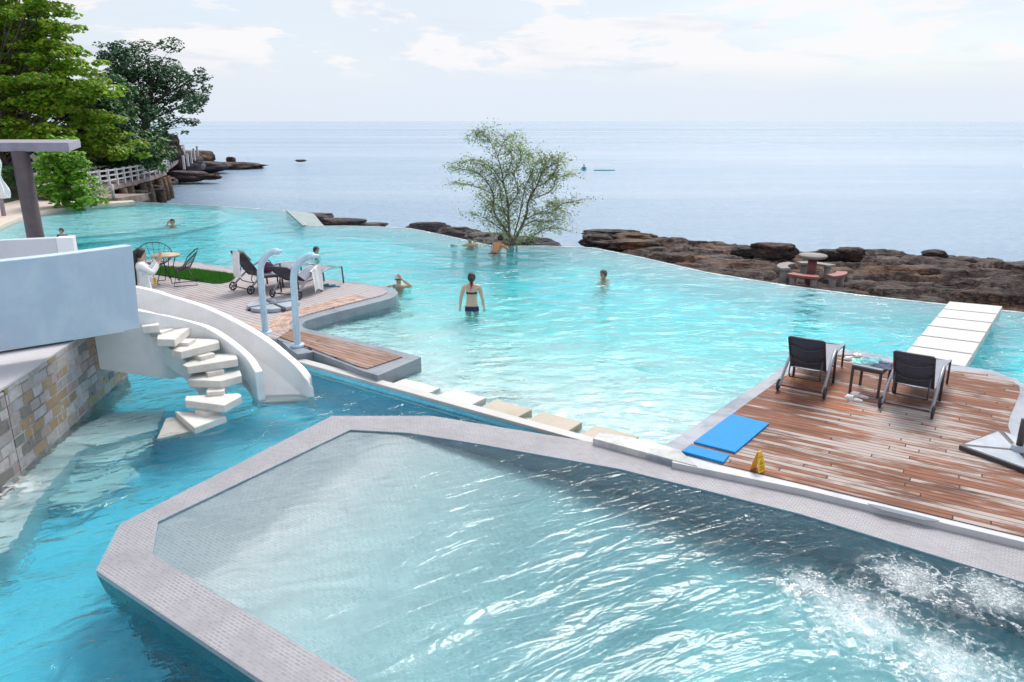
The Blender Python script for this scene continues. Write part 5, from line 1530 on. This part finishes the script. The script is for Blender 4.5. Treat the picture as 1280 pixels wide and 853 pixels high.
def person(loc, rz, H, label, skin, arms=None, lean=0.0, leanx=0.0, head_turn=0.0, head_nod=0.0, hair='short', slim=1.0, feet=None, group=None, hands=(1, 1), scale_sh=1.0):
    """one continuous skinned body facing +Y; arms = ((elbow, wrist, finger dir) right, left) in units of height"""
    o = empty('person', loc, rz, label, 'person', group)
    vs, es, rs = [], [], []
    def add(p, r, par=None):
        vs.append(Vector(p) * H); rs.append(r * H if not isinstance(r, tuple) else tuple(x * H for x in r))
        if par is not None: es.append((par, len(vs) - 1))
        return len(vs) - 1
    def tilt(p):
        p = Vector(p); d = p - V(0, 0, .53)
        d = Matrix.Rotation(-lean, 3, 'X') @ (Matrix.Rotation(leanx, 3, 'Y') @ d)
        return V(0, 0, .53) + d
    s = slim
    pel = add((0, 0, .53), (.092 * s, .062 * s)); wa = add(tilt((0, .004, .61)), (.075 * s, .056 * s), pel)
    ch_ = add(tilt((0, .004, .72)), (.090 * s, .066 * s), wa); up = add(tilt((0, -.002, .795)), (.075 * s, .052 * s), ch_)
    nk = add(tilt((0, .0, .845)), .031, up)
    hb = tilt((0, .004, .868))
    Rh = Matrix.Rotation(-lean * .4, 3, 'X') @ Matrix.Rotation(head_turn, 3, 'Z') @ Matrix.Rotation(-head_nod, 3, 'X')
    def hd(p): return hb + Rh @ Vector(p)
    jaw = add(hd((0, .018, .020)), .036, nk); mid = add(hd((0, .012, .060)), (.046, .054), jaw); crn = add(hd((0, .004, .100)), (.040, .046), mid)
    fa = []
    sw_ = .112 * s * scale_sh
    for i, sd in enumerate((1, -1)):
        sh_ = add(tilt((sd * sw_, -.004, .805)), .036 * s, up)
        A = (arms[i] if arms else None) or ((.142, .0, .635), (.150, .045, .49), (.0, .15, -1))
        el = V(*A[0]); wr = V(*A[1]); fd = V(*A[2]).normalized()
        el = tilt((sd * el.x, el.y, el.z)); wr = tilt((sd * wr.x, wr.y, wr.z)); fd = V(sd * fd.x, fd.y, fd.z)
        add(lerp(vs[sh_] / H, el, .5), .029 * s, sh_); e_ = add(el, .024 * s, len(vs) - 1)
        add(lerp(el, wr, .4), .022 * s, e_); w_ = add(wr, .015 * s, len(vs) - 1)
        palm = add(wr + fd * .030, (.020, .011), w_)
        sidev = fd.cross(V(0, 1, 0) if abs(fd.y) < .9 else V(1, 0, 0)).normalized()
        for k_, (off, ln) in enumerate(((-.015, .040), (-.005, .047), (.006, .044), (.016, .034))):
            b_ = add(wr + fd * .052 + sidev * off, .0058, palm)
            c_ = add(wr + fd * (.052 + ln * .55) + sidev * off * 1.1 + V(0, .004, 0), .0052, b_)
            add(wr + fd * (.052 + ln) + sidev * off * 1.1 + V(0, .010, 0), .0042, c_)
        t_ = add(wr + fd * .022 + sidev * -.024, .007, palm); add(wr + fd * .046 + sidev * -.036, .0055, t_)
    for i, sd in enumerate((1, -1)):
        F = feet[i] if feet else ((.052, .012, .285), (.055, -.01, .045), (.06, .085, .018))
        hp = add((sd * .052 * s, 0, .485), .060 * s, pel)
        kn = V(sd * F[0][0], F[0][1], F[0][2]); an = V(sd * F[1][0], F[1][1], F[1][2]); to = V(sd * F[2][0], F[2][1], F[2][2])
        add(lerp(V(sd * .052, 0, .485), kn, .5), .049 * s, hp); k2 = add(kn, .036 * s, len(vs) - 1)
        add(lerp(kn, an, .35), .036 * s, k2); a2 = add(an, .022, len(vs) - 1); add(to, .018, a2)
    body = skin_mesh('body', vs, es, rs, skin, o)
    # face: nose ridge and ears pulled out of the same surface
    for v in body.data.vertices:
        q = Rh.inverted() @ (v.co / H - hb)
        if q.z > -.02 and q.y > .02:
            dn = math.exp(-((q.x / .009) ** 2 + ((q.z - .046) / .016) ** 2)); q2 = Rh @ V(0, dn * .016, 0); v.co += q2 * H
        de = math.exp(-(((abs(q.x) - .047) / .012) ** 2 + ((q.y + .002) / .010) ** 2 + ((q.z - .052) / .014) ** 2))
        if de > .05: v.co += (Rh @ V(math.copysign(.010 * de, q.x), -.004 * de, 0)) * H
    for sd in (1, -1):
        m = MB(); m.ball(hd((sd * .018, .058, .058)) * H, (.0065 * H, .006 * H, .0045 * H), 10, 6); m.build('eye', EYE, o)
    m = MB(); m.ball(hd((0, .054, .022)) * H, (.014 * H, .007 * H, .0045 * H), 12, 6); m.build('mouth', LIP, o)
    def cap(r, low, name, mat_, back=0.0, front=.052):
        m = MB(); c = V(0, .008, .064)
        seg, rings = 24, 14
        pts = {}
        m2v, m2f = [], []
        for i in range(rings + 1):
            th = math.pi * .80 * i / rings
            for j in range(seg):
                ph = 2 * math.pi * j / seg
                d = V(math.sin(th) * math.cos(ph) * r[0], math.sin(th) * math.sin(ph) * r[1], math.cos(th) * r[2])
                lim = lerp(low, front, max(0, math.sin(ph)) ** .6) - c.z
                d.z = max(d.z, lim)
                if d.z <= lim + 1e-6:
                    f_ = min(1, math.sqrt(max(0, 1 - (lim / r[2]) ** 2))); d.x = math.cos(ph) * r[0] * f_; d.y = math.sin(ph) * r[1] * f_
                m2v.append(hd(c + d) * H)
        for i in range(rings):
            for j in range(seg): m2f.append((i * seg + j, i * seg + (j + 1) % seg, (i + 1) * seg + (j + 1) % seg, (i + 1) * seg + j))
        m.add(m2v, m2f, True)
        return m.build(name, mat_, o)
    if hair in ('short', 'long', 'bun', 'grey'):
        cap((.056, .064, .068), .020, 'hair', GREYH if hair == 'grey' else HAIR, front=.092)
    if hair == 'long':
        m = MB(); m.tube([hd((0, -.03, .10)) * H, hd((0, -.058, .05)) * H, hd((0, -.062, -.03)) * H, tilt((0, -.082, .74)) * H, tilt((0.0, -.088, .62)) * H, tilt((0, -.080, .55)) * H], [.040 * H, .052 * H, .058 * H, .060 * H, .048 * H, .02 * H], 14, flat=.6); m.build('hair', HAIR, o)
    if hair == 'bun':
        m = MB(); m.ball(hd((0, -.052, .045)) * H, (.036 * H, .030 * H, .040 * H), 14, 10); m.tube([hd((0, -.055, .03)) * H, hd((.004, -.050, -.01)) * H, tilt((.0, -.062, .80)) * H], [.024 * H, .018 * H, .008 * H], 10); m.build('hair', HAIR, o)
    o_ = dict(root=o, body=body, hd=hd, tilt=tilt, H=H, cap=cap)
    return o_
def garment(pp, name, mat_, pred, off=.006):
    me = pp['body'].data; H = pp['H']
    fs = [p_ for p_ in me.polygons if pred(p_.center / H)]
    idx = {}; m = MB(); vv = []
    for p_ in fs:
        for i in p_.vertices:
            if i not in idx: idx[i] = len(vv); vv.append(me.vertices[i].co + me.vertices[i].normal * off)
    m.add(vv, [tuple(idx[i] for i in p_.vertices) for p_ in fs], True)
    return m.build(name, mat_, pp['root'], fix=False)
NAVY = paint('navy_swimwear', (.012, .012, .075), .6, .2, 10)
BLACKS = paint('black_swimwear', (.018, .014, .020), .6, .2, 10)
PINK = paint('pink_tie', (.55, .06, .14), .6, .2, 10)
trunk_ = lambda c, lo, hi, w_=.10: lo < c.z < hi and abs(c.x) < w_

# standing woman, hip deep
c = P(590, 388, 0)
wz = -.765
wm = person((c.x, c.y, wz), R(-2), 1.62, 'woman in a navy bikini standing hip deep in the pool with her back turned', SK_FAIR, arms=(((.150, -.02, .63), (.168, .02, .485), (.05, .1, -1)), ((.150, -.02, .63), (.168, .02, .485), (.05, .1, -1))), hair='bun', slim=.98)
garment(wm, 'bikini_bottom', NAVY, lambda c: .455 < c.z < .545 and abs(c.x) < .12)
garment(wm, 'bikini_top', BLACKS, lambda c: .700 < c.z < .728 and abs(c.x) < .105)
m = MB(); H = 1.62
for sd in (1, -1): m.tube([wm['tilt']((sd * .0, -.070, .835)) * H, wm['tilt']((sd * .03, -.050, .845)) * H, wm['tilt']((sd * .05, .02, .83)) * H, wm['tilt']((sd * .045, .075, .75)) * H], .006, 6)
m.tube([wm['tilt']((0, -.072, .83)) * H, wm['tilt']((-.003, -.078, .80)) * H, wm['tilt']((-.006, -.074, .765)) * H], .011, 6); m.build('halter_tie', PINK, wm['root'])

FLOORZ = -1.45
up_arm = ((.17, .05, .78), (.10, .13, .90), (-.6, .1, .8))
tread = ((.17, .03, .70), (.24, .14, .78), (.8, .6, .0))
def swimmer(px, py, rz, label, skin, above, H=1.70, **k):
    c = P(px, py, 0)
    return person((c.x, c.y, above - H), rz, H, label, skin, **k)
p1 = swimmer(216, 282, R(200), 'swimmer far off at left lifting one hand to dark wet hair', SK_TAN, .27, arms=(up_arm, tread), hair='short')
p2 = swimmer(395, 317.5, R(-120), 'dark haired swimmer with only the head out, above the curved spouts', SK_FAIR, .245, arms=(tread, tread), hair='short')
p3 = swimmer(499, 358.5, R(165), 'bather in pale cap and goggles at the deck tip, one arm raised', SK_MID, .32, H=1.68, arms=(((.19, .04, .80), (.22, .10, .77), (.5, .5, -.3)), ((.21, .03, .83), (.075, .075, .945), (-.5, .2, .8))), hair='none')
CAPM = paint('pale_cap', (.55, .55, .66), .5, .15, 15)
p3['cap']((.057, .065, .070), .055, 'swim_cap', CAPM, front=.078)
m = MB(); H = 1.68
m.tube([p3['hd']((.055 * math.cos(t), .008 + .060 * math.sin(t), .062)) * H for t in [2 * math.pi * i / 20 for i in range(20)]], .011, 6, closed=True); m.build('goggles', EYE, p3['root'])
garment(p3, 'swim_strap', paint('blue_strap', (.04, .16, .38), .6, .2, 8), lambda c: c.z > .77 and .045 < c.x < .085 and c.z < .84)
p4 = swimmer(588, 307.5, R(160), 'man in a black cap chest deep at the pool edge left of the thin tree', SK_MID, .36, H=1.72, arms=(((.18, .02, .74), (.28, .10, .80), (1, .3, .0)), ((.17, .03, .72), (.20, .14, .76), (.6, .6, .0))), hair='none', lean=0.0)
p4['cap']((.057, .066, .071), .045, 'swim_cap', BLACKS, front=.080)
p5 = swimmer(616, 314, R(-40), 'sunburnt man leaning on the pool edge by the thin tree, back turned', SK_OR, .60, H=1.72, arms=(((.17, .12, .78), (.10, .25, .80), (-.3, 1, 0)), ((.17, .12, .78), (.10, .25, .80), (-.3, 1, 0))), hair='short', lean=R(35))
garment(p5, 'swim_shorts', NAVY, lambda c: .42 < c.z < .57 and abs(c.x) < .13)
p6 = swimmer(755, 348, R(115), 'swimmer with cropped grey hair, head and shoulders out in mid pool', SK_TAN, .24, arms=(tread, ((.17, .05, .70), (.20, .16, .76), (.4, .8, 0))), hair='grey')
# far bather in the sea with a blue float
c = P(730, 213.5, ZSEA)
p7 = person((c.x, c.y, ZSEA - 1.0), R(160), 1.72, 'tiny bather in a blue shirt far out in the sea', SK_TAN, hair='short')
BLUESH = paint('blue_shirt', (.02, .07, .32), .8, .25, 8)
AQ = paint('aqua_shirt', (.05, .30, .42), .8, .2, 8)
garment(p7, 'shirt', AQ, lambda c: .5 < c.z < .82 and abs(c.x) < .16, .012)
m = MB(); m.ball((0, 0, 0), (1.3, .35, .10), 20, 8); fl = m.build('swim_float', AQ); fl.location = (c.x + 2.4, c.y + .2, ZSEA + .04); tag(fl, 'thin blue float on the sea right of the far bather', 'float')
# boy in blue behind the pale parapet
c = Q(78.5, 297, 26)
p8 = person((c.x, c.y, -.95), R(175), 1.40, 'boy in a blue shirt standing in the pool behind the white end block', SK_MID, hair='short')
p8['root'].location.z = Q(78.5, 285, 26).z - 1.40
garment(p8, 'shirt', BLUESH, lambda c: .45 < c.z < .83 and abs(c.x) < .16, .012)
# woman in white with a phone
c = Q(183, 380, 13.4)
p9 = person((c.x, c.y, ZD), R(-60), 1.62, 'woman with long black hair in a white dress raising a phone beside the parapet', SK_FAIR, arms=(((.15, .10, .72), (.05, .20, .845), (-.3, .15, .9)), ((.15, .10, .72), (.06, .20, .845), (-.3, .15, .9))), hair='long')
WD = paint('white_dress', (.80, .79, .80), .85, .06, 12)
garment(p9, 'sleeves', WD, lambda c: .60 < c.z < .84 and not (abs(c.x) < .06 and c.z > .815) and c.y < .17, .014)
m = MB(); H = 1.62
def dress(a, b):
    th = a * 2 * math.pi; zz = lerp(.80, .22, b)
    rx = lerp(.088, .080, min(1, b * 3)) + .085 * max(0, b - .33); ry = lerp(.066, .066, b) + .085 * max(0, b - .33)
    f = 1 + .08 * b * math.sin(th * 9)
    return V(rx * f * math.cos(th), .002 + ry * f * math.sin(th), zz) * H
m.grid(dress, 40, 20); m.build('dress', WD, p9['root'], fix=False)
ph = V(0, .215, .885) * H
m = MB(); m.box(ph, (.075, .010, .15), Matrix.Rotation(R(-10), 3, 'X')); pho = m.build('phone', paint('orange_phone_case', (.55, .22, .10), .4, .1, 5), None, bevel=.003)
pm = p9['root'].matrix_basis
for v in pho.data.vertices: v.co = v.co - ph
pho.location = pm @ ph; pho.rotation_euler = p9['root'].rotation_euler
tag(pho, 'phone in an orange case held up by the woman in white', 'phone')
bg_ = empty('shoulder_bag', pm @ (V(.05, .115, .62) * H), p9['root'].rotation_euler.z, 'small yellow bag hanging at the white dress', 'bag')
m = MB(); m.box((0, 0, -.02), (.05, .05, .16)); m.build('body', paint('yellow_bag', (.70, .42, .05), .6, .1, 5), bg_, bevel=.012)
m = MB(); m.tube([(0, .0, .05), (-.02, -.02, .18), (-.05, -.06, .27)], .006, 6); m.build('strap', paint('yellow_strap', (.62, .38, .06), .6, .1, 5), bg_)
